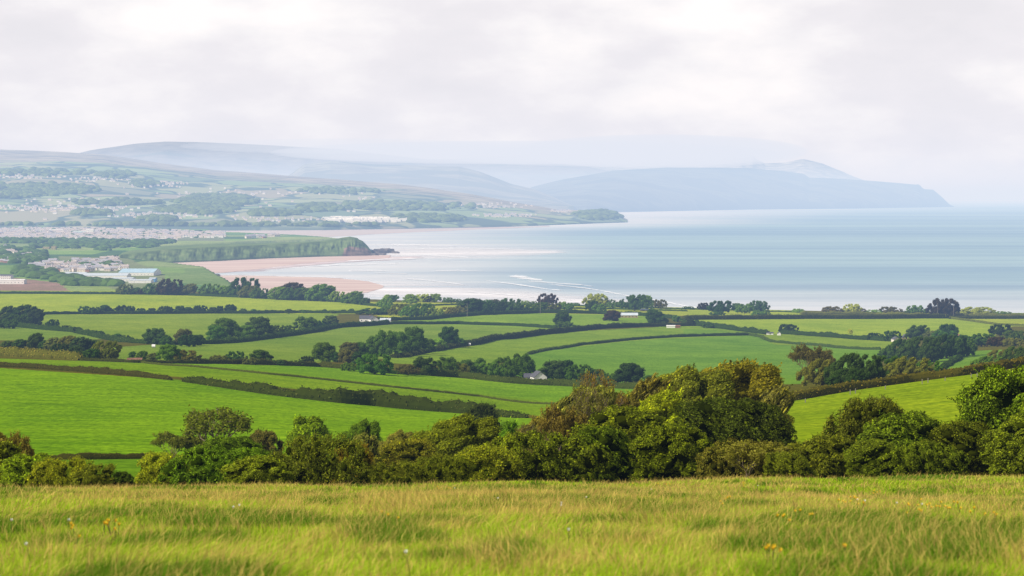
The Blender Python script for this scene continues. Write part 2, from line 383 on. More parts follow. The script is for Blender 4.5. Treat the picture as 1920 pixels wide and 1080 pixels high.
h1, H1V = hill('hillside', [(-500,431),(400,431),(600,430),(800,426),(1000,422),(1100,418),(1165,416),(1176,415.6)],
     jag([(-500,272),(0,280),(100,284),(200,290),(300,305),(400,318),(500,326),(640,337),(740,345),(800,352),(870,362),(960,378),(1050,394),(1120,394),(1150,400),(1165,407),(1176,415)], .8, 8),
     None, [(-500,29000),(400,27000),(800,24000),(1176,21200)], prof=0.80, noise=.55, mat=M_HNEAR, zbase=6, nx=520, ny=120, wl=2600, x1=1176)
hill('moorland_ridge', [(150,380),(1100,380)], jag([(100,300),(170,282),(250,270),(310,265),(400,267),(520,273),(640,280),(740,292),(800,299),(900,298),(1000,300),(1100,312),(1180,330),(1300,372)], .7, 8), 54000, 62000, mat=M_MOOR, noise=.8, wl=3500)
M_SPUR = hill_mat('spur_moor', fields=False, woods=.5, moor=(.22, .23, .19), dark=(.12, .15, .13))
hill('wooded_spur', [(540,385),(1075,386.5)], jag([(540,330),(570,308),(620,302),(700,308),(860,312),(900,322),(960,345),(1000,354),(1040,370),(1075,386)], .5, 8), 28000, 33000, mat=M_SPUR, noise=.6, wl=2500)
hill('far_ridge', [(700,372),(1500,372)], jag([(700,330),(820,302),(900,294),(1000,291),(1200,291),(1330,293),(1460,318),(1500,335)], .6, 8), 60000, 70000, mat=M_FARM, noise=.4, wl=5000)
hill('headland', [(900,400),(960,399),(1100,399),(1200,397),(1400,393),(1600,391),(1788,388)],
     jag([(900,380),(940,372),(1000,350),(1060,335),(1150,320),(1250,314),(1400,315),(1480,322),(1500,325),(1506,326),(1516,333),(1560,334),(1620,338),(1700,345),(1716,346),(1722,345),(1730,354),(1748,355),(1752,358),(1766,370),(1780,384),(1788,387.5)], .6, 4),
     None, [(900,41000),(1400,50000),(1788,58000)], prof=.62, noise=.75, mat=M_HEAD, zbase=0, nx=600, ny=100, wl=2200)
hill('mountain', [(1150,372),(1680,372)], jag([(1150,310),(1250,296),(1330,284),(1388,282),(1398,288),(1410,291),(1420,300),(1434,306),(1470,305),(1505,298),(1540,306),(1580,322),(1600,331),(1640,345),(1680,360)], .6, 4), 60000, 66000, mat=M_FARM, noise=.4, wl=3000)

# the near cliff headland between the two beaches
def cliff_mat():
    m, nt, ns, ls = new_mat('cliff_grass_and_rock')
    out = ns.new('ShaderNodeOutputMaterial'); hf = N(ns, 'ShaderNodeAttribute', attribute_name='hf'); geo = ns.new('ShaderNodeNewGeometry')
    mp = ns.new('ShaderNodeMapping'); mp.inputs['Scale'].default_value = (1 / 60, 1 / 60, 1 / 14); ls.new(geo.outputs['Position'], mp.inputs['Vector'])
    n = N(ns, 'ShaderNodeTexNoise', Scale=1.0, Detail=6.0); ls.new(mp.outputs[0], n.inputs['Vector'])
    g = ramp(ns, [(0.3, (0.09, 0.13, 0.05)), (0.55, (0.15, 0.21, 0.07)), (0.75, (0.22, 0.27, 0.11))]); ls.new(n.outputs[0], g.inputs[0])
    rock = ramp(ns, [(0.35, (0.10, 0.075, 0.06)), (0.7, (0.34, 0.23, 0.17))]); ls.new(n.outputs[0], rock.inputs[0])
    f = mth(ns, ls, 'ADD', hf.outputs['Fac'], mth(ns, ls, 'MULTIPLY', n.outputs[0], 0.6)); fr = ramp(ns, [(0.95, (0, 0, 0)), (1.05, (1, 1, 1))]); ls.new(f, fr.inputs[0])
    c = mixc(ns, ls, g.outputs[0], rock.outputs[0], fr.outputs[0])
    p = N(ns, 'ShaderNodeBsdfDiffuse'); ls.new(c, p.inputs[0]); ls.new(p.outputs[0], out.inputs[0]); return m
def cliff():
    px = np.linspace(205, 702, 420); n = len(px)
    yb = np.interp(px, [205, 230, 300, 400, 500, 600, 690, 702], [500, 497, 493, 489, 484, 480.5, 478.5, 478])
    ytop = np.interp(px, [205, 225, 260, 300, 380, 430, 500, 560, 600, 625, 640, 655, 665, 680, 690, 697, 702], [497, 478, 474, 469, 464, 462, 459, 456, 453, 450, 446, 444, 446, 452, 462, 472, 477])
    ycr = np.interp(px, [205, 230, 300, 400, 500, 600, 640, 656, 670, 702], [488, 472, 462, 457, 455.5, 452, 446, 443.5, 446, 477])
    ycr = np.minimum(ycr, ytop - .3)
    Yb = depth_at_z(yb, 2.0); rows = []; hf = []
    rocky = np.interp(px, [205, 300, 480, 500, 520, 620, 650, 702], [.15, .25, .35, .6, .35, .35, .75, 1.0])
    for j in range(40):
        if j < 24:
            t = j / 23; Y = Yb + t * 150 + 70 * (fbm(px / 12, px * 0 + t * 1.2, 4, 4) - .5) * math.sin(math.pi * t); yy = yb + (ytop - yb) * t ** 0.9; r = rocky * (1.15 - .75 * t)
        elif j < 32:
            t = (j - 23) / 8; Y = Yb + 150 + t * 900; yy = ytop + (ycr - ytop) * t; r = rocky * 0
        else:
            t = (j - 31) / 8; Y = Yb + 1050 + 500 * t; z = (ZC + tz(ycr) * (Yb + 1050)) * (1 - t) - 12 * t; rows.append(np.stack([tx(px, ycr) * Y, Y, z], -1)); hf.append(rocky * 0); continue
        z = ZC + tz(yy) * Y
        if j == 0: z = z * 0 - 6
        rows.append(np.stack([tx(px, yy) * Y, Y, z], -1)); hf.append(r)
    V = np.array(rows); nr, nc = V.shape[:2]; idx = np.arange(nr * nc).reshape(nr, nc)
    q = np.stack([idx[:-1, :-1], idx[:-1, 1:], idx[1:, 1:], idx[1:, :-1]], -1).reshape(-1, 4)
    me = npmesh('cliff', V.reshape(-1, 3), q.ravel(), np.arange(len(q)) * 4, [cliff_mat()], None, True, {'hf': np.array(hf).ravel()})
    tag(link(bpy.data.objects.new('cliff', me)), kind='structure')
cliff()

# ------------------------------------------------------------------ sea, beaches, surf
def sea_mat():
    m, nt, ns, ls = new_mat('sea')
    out = ns.new('ShaderNodeOutputMaterial'); at = N(ns, 'ShaderNodeAttribute', attribute_name='seacol'); geo = ns.new('ShaderNodeNewGeometry')
    mp = ns.new('ShaderNodeMapping'); mp.inputs['Scale'].default_value = (1 / 240, 1 / 60, 0); mp.inputs['Rotation'].default_value = (0, 0, .04); ls.new(geo.outputs['Position'], mp.inputs['Vector'])
    n = N(ns, 'ShaderNodeTexNoise', Scale=1.0, Detail=8.0); n.inputs['Roughness'].default_value = .6; ls.new(mp.outputs[0], n.inputs['Vector'])
    r = ramp(ns, [(0.3, (0.88, 0.9, 0.92)), (0.7, (1.08, 1.07, 1.06))]); ls.new(n.outputs[0], r.inputs[0])
    mp3 = ns.new('ShaderNodeMapping'); mp3.inputs['Scale'].default_value = (1 / 5200, 1 / 330, 0); ls.new(geo.outputs['Position'], mp3.inputs['Vector']); n3 = N(ns, 'ShaderNodeTexNoise', Scale=1.0, Detail=9.0); n3.inputs['Roughness'].default_value = .68; ls.new(mp3.outputs[0], n3.inputs['Vector']); r3 = ramp(ns, [(0.38, (0.82, 0.87, 0.91)), (0.62, (1.14, 1.10, 1.07))]); ls.new(n3.outputs[0], r3.inputs[0])
    c = mixc(ns, ls, at.outputs['Color'], r.outputs[0], 1.0, 'MULTIPLY'); c = mixc(ns, ls, c, r3.outputs[0], 1.0, 'MULTIPLY')
    d = N(ns, 'ShaderNodeBsdfDiffuse'); ls.new(c, d.inputs[0]); g = N(ns, 'ShaderNodeBsdfGlossy', Roughness=0.35); g.inputs['Color'].default_value = (.9, .95, 1, 1)
    b = N(ns, 'ShaderNodeBump', Strength=0.3, Distance=3.0); ls.new(n.outputs[0], b.inputs['Height']); ls.new(b.outputs[0], g.inputs['Normal'])
    mx = N(ns, 'ShaderNodeMixShader'); mx.inputs[0].default_value = 0.22
    ls.new(d.outputs[0], mx.inputs[1]); ls.new(g.outputs[0], mx.inputs[2]); ls.new(mx.outputs[0], out.inputs[0]); return m
def sea():
    Y = np.concatenate([np.exp(np.linspace(math.log(3700), math.log(60000), 460)), np.exp(np.linspace(math.log(64000), math.log(320000), 20))]); px = np.linspace(-700, 2700, 420)
    a, YY = np.meshgrid(tx(px), Y); x = a * YY
    PX = 960 + F * a; PY = 372 + 200 * F / YY
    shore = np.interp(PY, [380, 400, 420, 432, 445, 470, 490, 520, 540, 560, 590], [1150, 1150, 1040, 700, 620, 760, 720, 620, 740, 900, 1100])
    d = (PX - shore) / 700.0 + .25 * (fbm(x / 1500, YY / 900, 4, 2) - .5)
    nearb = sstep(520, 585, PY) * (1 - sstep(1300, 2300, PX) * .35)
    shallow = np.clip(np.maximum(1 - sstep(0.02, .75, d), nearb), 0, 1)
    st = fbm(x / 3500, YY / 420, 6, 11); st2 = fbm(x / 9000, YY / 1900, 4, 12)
    deep = np.array([.205, .325, .41]); mid = np.array([.295, .43, .465]); sh = np.array([.66, .66, .66])  # sh: pale shallow water with its white glare put into the colour
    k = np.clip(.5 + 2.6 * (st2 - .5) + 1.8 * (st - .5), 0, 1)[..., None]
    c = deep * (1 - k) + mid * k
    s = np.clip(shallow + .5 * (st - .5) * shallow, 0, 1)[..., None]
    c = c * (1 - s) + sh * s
    nr, nc = x.shape; idx = np.arange(nr * nc).reshape(nr, nc)
    q = np.stack([idx[:-1, :-1], idx[:-1, 1:], idx[1:, 1:], idx[1:, :-1]], -1).reshape(-1, 4)
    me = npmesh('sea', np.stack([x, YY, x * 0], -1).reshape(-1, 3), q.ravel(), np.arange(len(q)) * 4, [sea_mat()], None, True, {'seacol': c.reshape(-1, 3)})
    tag(link(bpy.data.objects.new('sea', me)), kind='structure')
sea()
def flat_poly(name, top, bot, z, mat, x0, x1, n=160, ny=10, kind='structure', wob=1.0, seed=1):
    """a sheet at height z between two photo lines"""
    px = np.linspace(x0, x1, n); yt = np.interp(px, *zip(*top)); yb = np.interp(px, *zip(*bot))
    w = wob * (fbm(px / 30, px * 0 + seed, 3, seed) - .5); yt = yt + w; yb = np.maximum(yb + wob * (fbm(px / 30, px * 0 + seed + 7, 3, seed) - .5), yt + .05)
    V = []; E = []
    for j in range(ny + 1):
        t = j / ny; yy = yb + (yt - yb) * t; Y = depth_at_z(yy, z); V.append(np.stack([tx(px, yy) * Y, Y, np.full(n, z)], -1)); E.append(np.full(n, t))
    V = np.array(V); idx = np.arange((ny + 1) * n).reshape(ny + 1, n)
    q = np.stack([idx[:-1, :-1], idx[:-1, 1:], idx[1:, 1:], idx[1:, :-1]], -1).reshape(-1, 4)
    o = link(bpy.data.objects.new(name, npmesh(name, V.reshape(-1, 3), q.ravel(), np.arange(len(q)) * 4, [mat], None, True, {'edge': np.array([np.minimum(np.minimum(e, 1 - e) * 2, np.clip(np.minimum(px - x0, x1 - px) / ((x1 - x0) * .12), 0, 1)) for e in E]).ravel()})))
    tag(o, kind=kind); return o
def sand_mat(name, dry, wet, sx=400, sy=60):
    m, nt, ns, ls = new_mat(name)
    out = ns.new('ShaderNodeOutputMaterial'); geo = ns.new('ShaderNodeNewGeometry')
    mp = ns.new('ShaderNodeMapping'); mp.inputs['Scale'].default_value = (1 / sx, 1 / sy, 0); ls.new(geo.outputs['Position'], mp.inputs['Vector'])
    n = N(ns, 'ShaderNodeTexNoise', Scale=1.0, Detail=6.0); ls.new(mp.outputs[0], n.inputs['Vector'])
    r = ramp(ns, [(0.35, wet), (0.65, dry)]); ls.new(n.outputs[0], r.inputs[0])
    p = N(ns, 'ShaderNodeBsdfPrincipled', Roughness=0.6); ls.new(r.outputs[0], p.inputs['Base Color']); ls.new(p.outputs[0], out.inputs[0]); return m
M_SAND = sand_mat('sand', (.58, .40, .32), (.50, .37, .32)); M_SANDW = sand_mat('wet_sand', (.60, .50, .48), (.50, .44, .46), 700, 120)
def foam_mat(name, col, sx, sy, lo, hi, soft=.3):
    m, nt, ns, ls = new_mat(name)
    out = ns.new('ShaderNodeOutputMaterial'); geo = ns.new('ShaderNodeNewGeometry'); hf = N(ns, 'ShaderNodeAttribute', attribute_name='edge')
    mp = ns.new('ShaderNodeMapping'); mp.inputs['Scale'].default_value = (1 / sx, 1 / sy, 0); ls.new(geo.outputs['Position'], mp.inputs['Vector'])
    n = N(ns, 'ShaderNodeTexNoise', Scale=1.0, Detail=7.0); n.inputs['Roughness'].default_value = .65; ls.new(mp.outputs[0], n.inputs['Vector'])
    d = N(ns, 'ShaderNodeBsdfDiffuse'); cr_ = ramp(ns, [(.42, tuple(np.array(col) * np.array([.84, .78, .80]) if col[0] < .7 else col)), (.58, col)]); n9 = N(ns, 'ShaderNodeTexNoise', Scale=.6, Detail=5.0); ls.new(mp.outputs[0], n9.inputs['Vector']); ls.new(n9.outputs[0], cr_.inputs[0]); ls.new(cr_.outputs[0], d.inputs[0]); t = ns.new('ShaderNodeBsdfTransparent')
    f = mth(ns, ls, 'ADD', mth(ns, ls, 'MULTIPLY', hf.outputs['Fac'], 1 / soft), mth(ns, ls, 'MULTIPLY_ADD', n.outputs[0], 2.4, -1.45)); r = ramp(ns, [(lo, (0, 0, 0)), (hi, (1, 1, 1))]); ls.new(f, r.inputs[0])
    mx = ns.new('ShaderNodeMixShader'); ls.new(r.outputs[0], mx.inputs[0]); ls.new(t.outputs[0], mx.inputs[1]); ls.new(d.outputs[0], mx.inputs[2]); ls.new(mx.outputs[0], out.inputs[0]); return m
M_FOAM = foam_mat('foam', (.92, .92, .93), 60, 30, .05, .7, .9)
M_SHALLOW_GLARE = foam_mat('shallow_glare', (.84, .81, .82), 900, 70, .15, 1.2, .9)  # white glare on the water, painted as a pale sheet colour
M_SAND = foam_mat('sand_flats', (.64, .51, .45), 260, 50, .0, .35, .14)
M_SANDW = foam_mat('wet_sand_flats', (.66, .57, .56), 500, 90, .1, .9, .4)
flat_poly('beach', [(212,496),(300,493),(400,489),(500,484),(600,480.5),(690,478.5),(740,478)], [(212,499),(290,503),(345,508),(400,513.5),(450,509),(500,503),(560,495),(640,489),(740,484)], 0.55, M_SAND, 214, 735, wob=.8)
flat_poly('wet_beach', [(300,500),(400,492),(520,485),(700,481),(800,480)], [(300,504),(400,514),(480,511),(560,502),(640,494),(800,485)], 0.40, M_SANDW, 300, 800, wob=1)
flat_poly('shallows_glare', [(690,462),(720,452),(800,450),(1000,462),(1080,470)], [(690,492),(760,500),(900,492),(1000,484),(1080,473)], 0.30, M_SHALLOW_GLARE, 690, 1080, ny=16, wob=1)
flat_poly('shallows_glare', [(600,518),(720,516),(860,522),(1000,534),(1100,545),(1250,565)], [(600,556),(720,570),(1250,592)], 0.25, M_SHALLOW_GLARE, 600, 1250, ny=16, wob=1)
flat_poly('near_beach', [(330,508),(390,514.5),(470,515),(560,518),(640,521),(690,527),(722,536)], [(330,560),(560,560),(640,556),(690,549),(715,541),(722,537)], 0.55, M_SAND, 332, 722, wob=1)
flat_poly('far_beach', [(385,434),(400,432.5),(600,431.5),(800,428.5),(900,426.5),(1030,424)], [(385,440),(450,448),(560,447),(640,443),(760,436),(900,430),(1030,425)], 0.5, sand_mat('far_sand', (.58, .46, .40), (.5, .44, .42), 900, 300), 388, 1030, wob=.6)
flat_poly('shingle_bank', [(600,429.5),(800,425.5),(900,423.5),(1030,421.5)], [(600,431.5),(800,428),(900,426.5),(1030,422.3)], 1.2, flat_mat('shingle', (.12, .12, .12)), 600, 1030, wob=.3)
surfs = [([(810,506.5),(860,505.6),(912,508)], [(810,507.8),(880,508.2),(912,509.4)], 812, 912), ([(952,517),(968,513.5),(985,516),(1000,520),(1020,523)], [(952,519),(975,524),(1000,527),(1020,527)], 952, 1020),
         ([(980,525),(1020,528),(1090,533),(1120,537)], [(980,526.5),(1020,530.5),(1090,535.5),(1120,538)], 985, 1118), ([(1020,531),(1060,535),(1100,539),(1140,545),(1190,556)], [(1020,532),(1060,537),(1100,541.5),(1140,548),(1190,558)], 1022, 1190),
         ([(700,511),(760,512),(770,513.5)], [(700,512),(760,514),(770,514.5)], 700, 768), ([(1180,554),(1240,563),(1290,573),(1350,582)], [(1180,556.5),(1240,566),(1290,577),(1350,586)], 1180, 1350), ([(740,520),(800,524),(880,534)], [(740,521.5),(800,526),(880,536)], 742, 878), ([(900,524),(960,531),(1060,545)], [(900,525),(960,533),(1060,547)], 902, 1058), ([(560,500),(640,495),(760,493)], [(560,502),(640,497),(760,494.5)], 560, 758), ([(860,545),(960,552),(1080,562)], [(860,546.5),(960,554),(1080,564)], 862, 1080), ([(600,470),(760,471),(900,474)], [(600,471),(760,472.6),(900,475)], 752, 900),
         ([(760,466),(860,464),(1000,468)], [(760,468),(860,466.6),(1000,469)], 762, 990), ([(740,478),(800,476),(890,482)], [(740,481),(800,480),(890,484)], 742, 888), ([(730,457),(780,458),(860,461)], [(730,459.5),(780,460.6),(860,462.2)], 730, 858),
         ([(640,489),(720,484),(800,483)], [(640,491.5),(720,487),(800,485)], 642, 800), ([(650,506),(690,505.5),(730,507)], [(650,507.5),(690,508),(730,508.4)], 652, 728)]
for k, (t, b, a0, a1) in enumerate(surfs):
    tag(flat_poly('surf', t, b, 0.9 + .02 * k, M_FOAM, a0, a1, n=90, ny=3, wob=1.6, seed=k + 3), 'white breaking surf line on the shallow water', 'surf', kind='structure')

# ------------------------------------------------------------------ foliage prototypes
def icos(sub=1):
    t = (1 + 5 ** .5) / 2
    v = np.array([(-1,t,0),(1,t,0),(-1,-t,0),(1,-t,0),(0,-1,t),(0,1,t),(0,-1,-t),(0,1,-t),(t,0,-1),(t,0,1),(-t,0,-1),(-t,0,1)], float)
    f = [(0,11,5),(0,5,1),(0,1,7),(0,7,10),(0,10,11),(1,5,9),(5,11,4),(11,10,2),(10,7,6),(7,1,8),(3,9,4),(3,4,2),(3,2,6),(3,6,8),(3,8,9),(4,9,5),(2,4,11),(6,2,10),(8,6,7),(9,8,1)]
    v /= np.linalg.norm(v, axis=1)[:, None]
    for _ in range(sub):
        nf = []; v = list(map(tuple, v)); cache = {}
        def mid(a, b):
            k = (min(a, b), max(a, b))
            if k not in cache: p = np.array(v[a]) + np.array(v[b]); v.append(tuple(p / np.linalg.norm(p))); cache[k] = len(v) - 1
            return cache[k]
        for a, b, c in f: ab, bc, ca_ = mid(a, b), mid(b, c), mid(c, a); nf += [(a, ab, ca_), (b, bc, ab), (c, ca_, bc), (ab, bc, ca_)]
        f = nf; v = np.array(v)
    return v, np.array(f)
ICO_V, ICO_F = icos(1)
def leaves(cen, nrm, size, r, tint, elong=1.0, up=0.0):
    """one folded diamond per leaf clump: verts, quads"""
    n = len(cen); rnd = r.normal(size=(n, 3)); nrm = nrm + rnd * 0.75; nrm /= np.linalg.norm(nrm, axis=1)[:, None] + 1e-9
    t = r.normal(size=(n, 3)); t[:, 2] += up; t -= (t * nrm).sum(1)[:, None] * nrm; t /= np.linalg.norm(t, axis=1)[:, None] + 1e-9
    b = np.cross(nrm, t); s = size[:, None]
    V = np.stack([cen - t * s * elong, cen + b * s * .55 + nrm * s * .15, cen + t * s * elong, cen - b * s * .55 + nrm * s * .15], 1).reshape(-1, 3)
    C = np.repeat(tint, 4, 0); q = np.arange(n * 4); return V, q, C
def crown_mesh(name, seed, nl=9, n=2200, leaf=.03, flat=1.0, lean=0.0, holes=.25, low=0.05, tintvar=.5, warm=0.0, core=.80, spread=.33, rough=.05, flower=0.0, elong=1.0, up=0.0, single=False, asp=1.1, core_mat=None, out=.14):
    r = np.random.default_rng(seed)
    L = [(0, 0, .5, .42)] if single else []
    nl = int(nl * 1.7 * max(1, asp) ** 1.1)
    for k in range(nl):
        # lobes sit just inside a dome that reaches down to the foot
        rr = (.10 + .10 * r.random()) * (1.15 if nl < 18 else .95); a = 2.4 * k + r.random() * .8; h = low + .06 + (.94 - low - .06) * ((k + r.random()) / nl) ** .85
        env = .5 * math.sqrt(max(0, 1 - (max(0, h - .36) / .66) ** 2)) * (.84 + .16 * min(1, h / .3)) * (.86 + .26 * r.random()); env *= (spread / .40) ** .3 * asp; rr *= (1.0 if asp > 1 else .85)
        rad = max(0, env - rr * .9); L.append((rad * math.cos(a), rad * math.sin(a), min(h, 1 - rr * .8), rr))
    b_ = min(1, asp)
    L.append((0, 0, .42, .32 * b_)); L.append((.06, .03, .60, .25 * b_)); L.append((-.1 * asp, 0, .26, .25 * b_)); L.append((.1 * asp, 0, .24, .25 * b_))
    if asp > 1.6:
        for q_ in range(7): L.append((.26 * asp * math.cos(q_ * .9), .26 * asp * math.sin(q_ * .9), .34, .24))
    L = np.array(L)
    # sample the lobes' outsides
    w = L[:, 3] ** 2; w /= w.sum(); m = n * 3
    k = r.choice(len(L), m, p=w); d = r.normal(size=(m, 3)); d /= np.linalg.norm(d, axis=1)[:, None]
    d[:, 2] = np.where(r.random(m) < .3, np.abs(d[:, 2]), d[:, 2])
    nz = fbm(d[:, 0] * 3 + k * 7, d[:, 1] * 3 + d[:, 2] * 3, 3, seed)
    rad = L[k, 3] * (.88 + rough * 4 * (nz - .5) + out * r.random(m) ** 2)
    c = L[k, :3] + d * rad[:, None] * np.array([1, 1, .9])
    dist = np.linalg.norm(c[:, None, :] - L[None, :, :3], axis=2) / L[None, :, 3]
    inside = (dist < .82).sum(1) > 0
    hol = (fbm(c[:, 0] * 9 + 5, c[:, 2] * 9 + c[:, 1] * 6, 2, seed + 9) < holes + .12)
    keep = (~inside | (r.random(m) < .12)) & ~hol & (c[:, 2] > low * .6)
    c = c[keep][:n]; d = d[keep][:n]; kk = k[keep][:n]
    tv = np.clip(1 + tintvar * (r.random(len(c)) - .5) * 1.4 + .35 * (fbm(c[:, 0] * 6, c[:, 2] * 6 + c[:, 1] * 4, 3, seed + 3) - .5) * 2, .35, 1.9) * (1 + .25 * (r.random(len(L))[kk] - .5))
    T = np.stack([tv * (1 + warm * r.random(len(c))), tv, tv * .95], 1)
    big = n > 10000
    if big:
        hi = r.random(len(c)) < .20; T[hi] *= np.array([1.9, 1.75, 1.1])  # sunlit highlights put into the tint of some leaves
    # sprigs that break the outline
    K_ = 240 if big else 30; si = r.choice(len(c), K_); dd = d[si] * .6 + r.normal(size=(K_, 3)) * .35 + np.array([0, 0, .7]); dd /= np.linalg.norm(dd, axis=1)[:, None]
    ln = (.03 + .085 * r.random(K_) ** 1.5) * (1 if big else 1.3); m_ = 16 if big else 9; tt = np.linspace(.1, 1, m_)
    sc_ = (c[si][:, None, :] + dd[:, None, :] * (ln[:, None] * tt[None])[..., None] + r.normal(size=(K_, m_, 3)) * (.006 if big else .012)).reshape(-1, 3)
    c = np.vstack([c, sc_]); d = np.vstack([d, np.repeat(dd, m_, 0)]); T = np.vstack([T, np.repeat(T[si], m_, 0) * (.8 + .5 * r.random((K_ * m_, 1)))])
    if flower:
        fl = r.random(len(c)) < flower; T[fl] = np.array([3.2, 2.2, 4.5]) * (.8 + .4 * r.random((fl.sum(), 1)))
    V, q, C = leaves(c, d, leaf * (1.25 if asp > 1.6 else 1) * (.6 + .8 * r.random(len(c))), r, T, elong, up)
    base = len(V); fv = [q]; st = [np.arange(len(c)) * 4]; mi = [np.zeros(len(c), int)]; tot = len(q); Vs = [V]; Cs = [C]
    for (x, y, z, rr) in L:
        nn = 1 + .18 * (fbm(ICO_V[:, 0] * 3 + x * 9, ICO_V[:, 1] * 3 + ICO_V[:, 2] * 2, 2, seed) - .5)
        vv = ICO_V * rr * core * nn[:, None] * np.array([1, 1, .88]) + np.array([x, y, z]); Vs.append(vv); Cs.append(np.ones((len(vv), 3)))
        fv.append((ICO_F + base).ravel()); st.append(tot + np.arange(len(ICO_F)) * 3); mi.append(np.ones(len(ICO_F), int)); tot += ICO_F.size; base += len(vv)
    V = np.vstack(Vs); C = np.vstack(Cs)
    V[:, 0] += lean * (np.maximum(V[:, 2], 0) ** 1.3); V[:, 2] *= flat
    # fit to the unit cell: width 1, height 1
    lo = np.percentile(V, 1, 0); hi = np.percentile(V, 99, 0); V[:, 0] = (V[:, 0] - (lo[0] + hi[0]) / 2) / (hi[0] - lo[0]); V[:, 1] = (V[:, 1] - (lo[1] + hi[1]) / 2) / (hi[1] - lo[1]); V[:, 2] = V[:, 2] / hi[2]
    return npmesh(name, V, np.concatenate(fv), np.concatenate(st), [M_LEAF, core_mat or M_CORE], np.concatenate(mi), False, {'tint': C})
def trunk_mesh(name, seed, h=.45, n=5, thick=.03, mat=None, low=False):
    r = random.Random(seed); mb = MB(); top = Vector((r.uniform(-.03, .03), 0, h * .45)); mb.tube((0, 0, -.06), top, thick * 1.25, thick * .8, 6)
    for k in range(n):
        a = 2 * math.pi * k / n + r.random(); e = top + Vector((math.cos(a) * .22, math.sin(a) * .22, h * r.uniform(.5, .9))); mid = top.lerp(e, .5) + Vector((0, 0, .03))
        mb.tube(top, mid, thick * .6, thick * .42, 5); mb.tube(mid, e, thick * .42, thick * .15, 4)
    return mb.mesh(name, [mat or M_BARK], True)
def branch_tree(name, seed, depth=6, lean=0.0, spread=.55, leafn=3, leaf=.012, width=1.0, up=.35, tint=(1, 1, 1), stems=1, twig=.0035, len0=.30, thick=.028, ratio=.78):
    """open tree whose limbs show: returns (limb mesh, leaf mesh)"""
    r = random.Random(seed); rn = np.random.default_rng(seed); mb = MB(); tips = []
    def go(p, d, L, rad, k):
        e = p + d * L; mb.tube(p, e, rad, rad * .68, 5 if rad > .008 else 3)
        if k >= 2: tips.append((e, k)); tips.append((p.lerp(e, .5), k)) if k >= depth - 2 else None
        if k == depth: return
        for j in range(r.choice((2, 2, 3)) if k else 4):
            ax = Vector((r.gauss(0, 1), r.gauss(0, 1), r.gauss(0, .5))).normalized(); nd = (d + ax * spread * r.uniform(.6, 1.3)); nd.z += up * .25; nd.x += lean * .12
            go(e, nd.normalized(), L * ratio * r.uniform(.8, 1.15), max(rad * .62, twig), k + 1)
    for s in range(stems):
        a = 6.28 * s / max(stems, 1); go(Vector((.12 * math.cos(a) * (stems > 1), .12 * math.sin(a) * (stems > 1), -.02)), Vector((lean * .3 + .35 * math.cos(a) * (stems > 1), .35 * math.sin(a) * (stems > 1), 1)).normalized(), len0, thick, 0)
    T = np.array([t[0][:] for t in tips]); c = np.repeat(T, leafn, 0) + rn.normal(size=(len(T) * leafn, 3)) * .02
    tv = np.clip(1 + .5 * (rn.random(len(c)) - .5) * 1.4, .4, 1.6)[:, None] * np.array(tint)
    d = rn.normal(size=c.shape); d[:, 2] += .8
    V, q, C = leaves(c, d, leaf * (.6 + .8 * rn.random(len(c))), rn, tv)
    B = np.array(mb.v); lo = np.percentile(V, 1, 0); hi = np.percentile(V, 99, 0)
    def fit(W):
        W = W.copy(); s = 1 / (hi[2]); W[:, 2] *= s; W[:, 0] = W[:, 0] / (hi[0] - lo[0]); W[:, 1] = W[:, 1] / (hi[1] - lo[1]); return W
    mb.v = [tuple(x) for x in fit(B)]
    return mb.mesh(name + '_limbs', [M_BARKPALE], True), npmesh(name + '_leaves', fit(V), q, np.arange(len(c)) * 4, [M_LEAF], None, False, {'tint': C})

# distant crowns
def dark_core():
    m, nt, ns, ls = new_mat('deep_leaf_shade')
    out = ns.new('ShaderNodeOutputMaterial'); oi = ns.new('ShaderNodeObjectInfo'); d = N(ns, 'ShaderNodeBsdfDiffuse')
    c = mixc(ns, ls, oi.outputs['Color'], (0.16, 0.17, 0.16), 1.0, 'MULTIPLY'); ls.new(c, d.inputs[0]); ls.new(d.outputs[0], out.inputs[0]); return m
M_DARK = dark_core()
FAR = {}; ASP = {'a': .8, 'b': 1.25, 'c': 2.3}
for A_, asp in ASP.items():
    for k in range(4): FAR['round%s%d' % (A_, k)] = crown_mesh('crown_round', 100 + k, nl=8 + k, n=5500, leaf=.024, low=.02, flat=1.0, lean=.12 * (k % 3), holes=.22, asp=asp)
    for k in range(2): FAR['spread%s%d' % (A_, k)] = crown_mesh('crown_spread', 120 + k, nl=10, n=5500, leaf=.022, low=.12, spread=.42, flat=.8, holes=.26, asp=asp)
    for k in range(3): FAR['dome%s%d' % (A_, k)] = crown_mesh('crown_dome', 160 + k, nl=9, n=6000, leaf=.022, low=.03 + .03 * k, spread=.38, holes=.10, rough=.08, single=True, asp=asp, lean=.15 * k)
    for k in range(2): FAR['lump%s%d' % (A_, k)] = crown_mesh('crown_lump', 140 + k, nl=10, n=6000, leaf=.023, low=0.0, spread=.40, flat=.9, lean=.3, holes=.2, asp=asp)
FARTRUNK = [trunk_mesh('trunk_far', 50 + k) for k in range(3)]
NEAR = {}
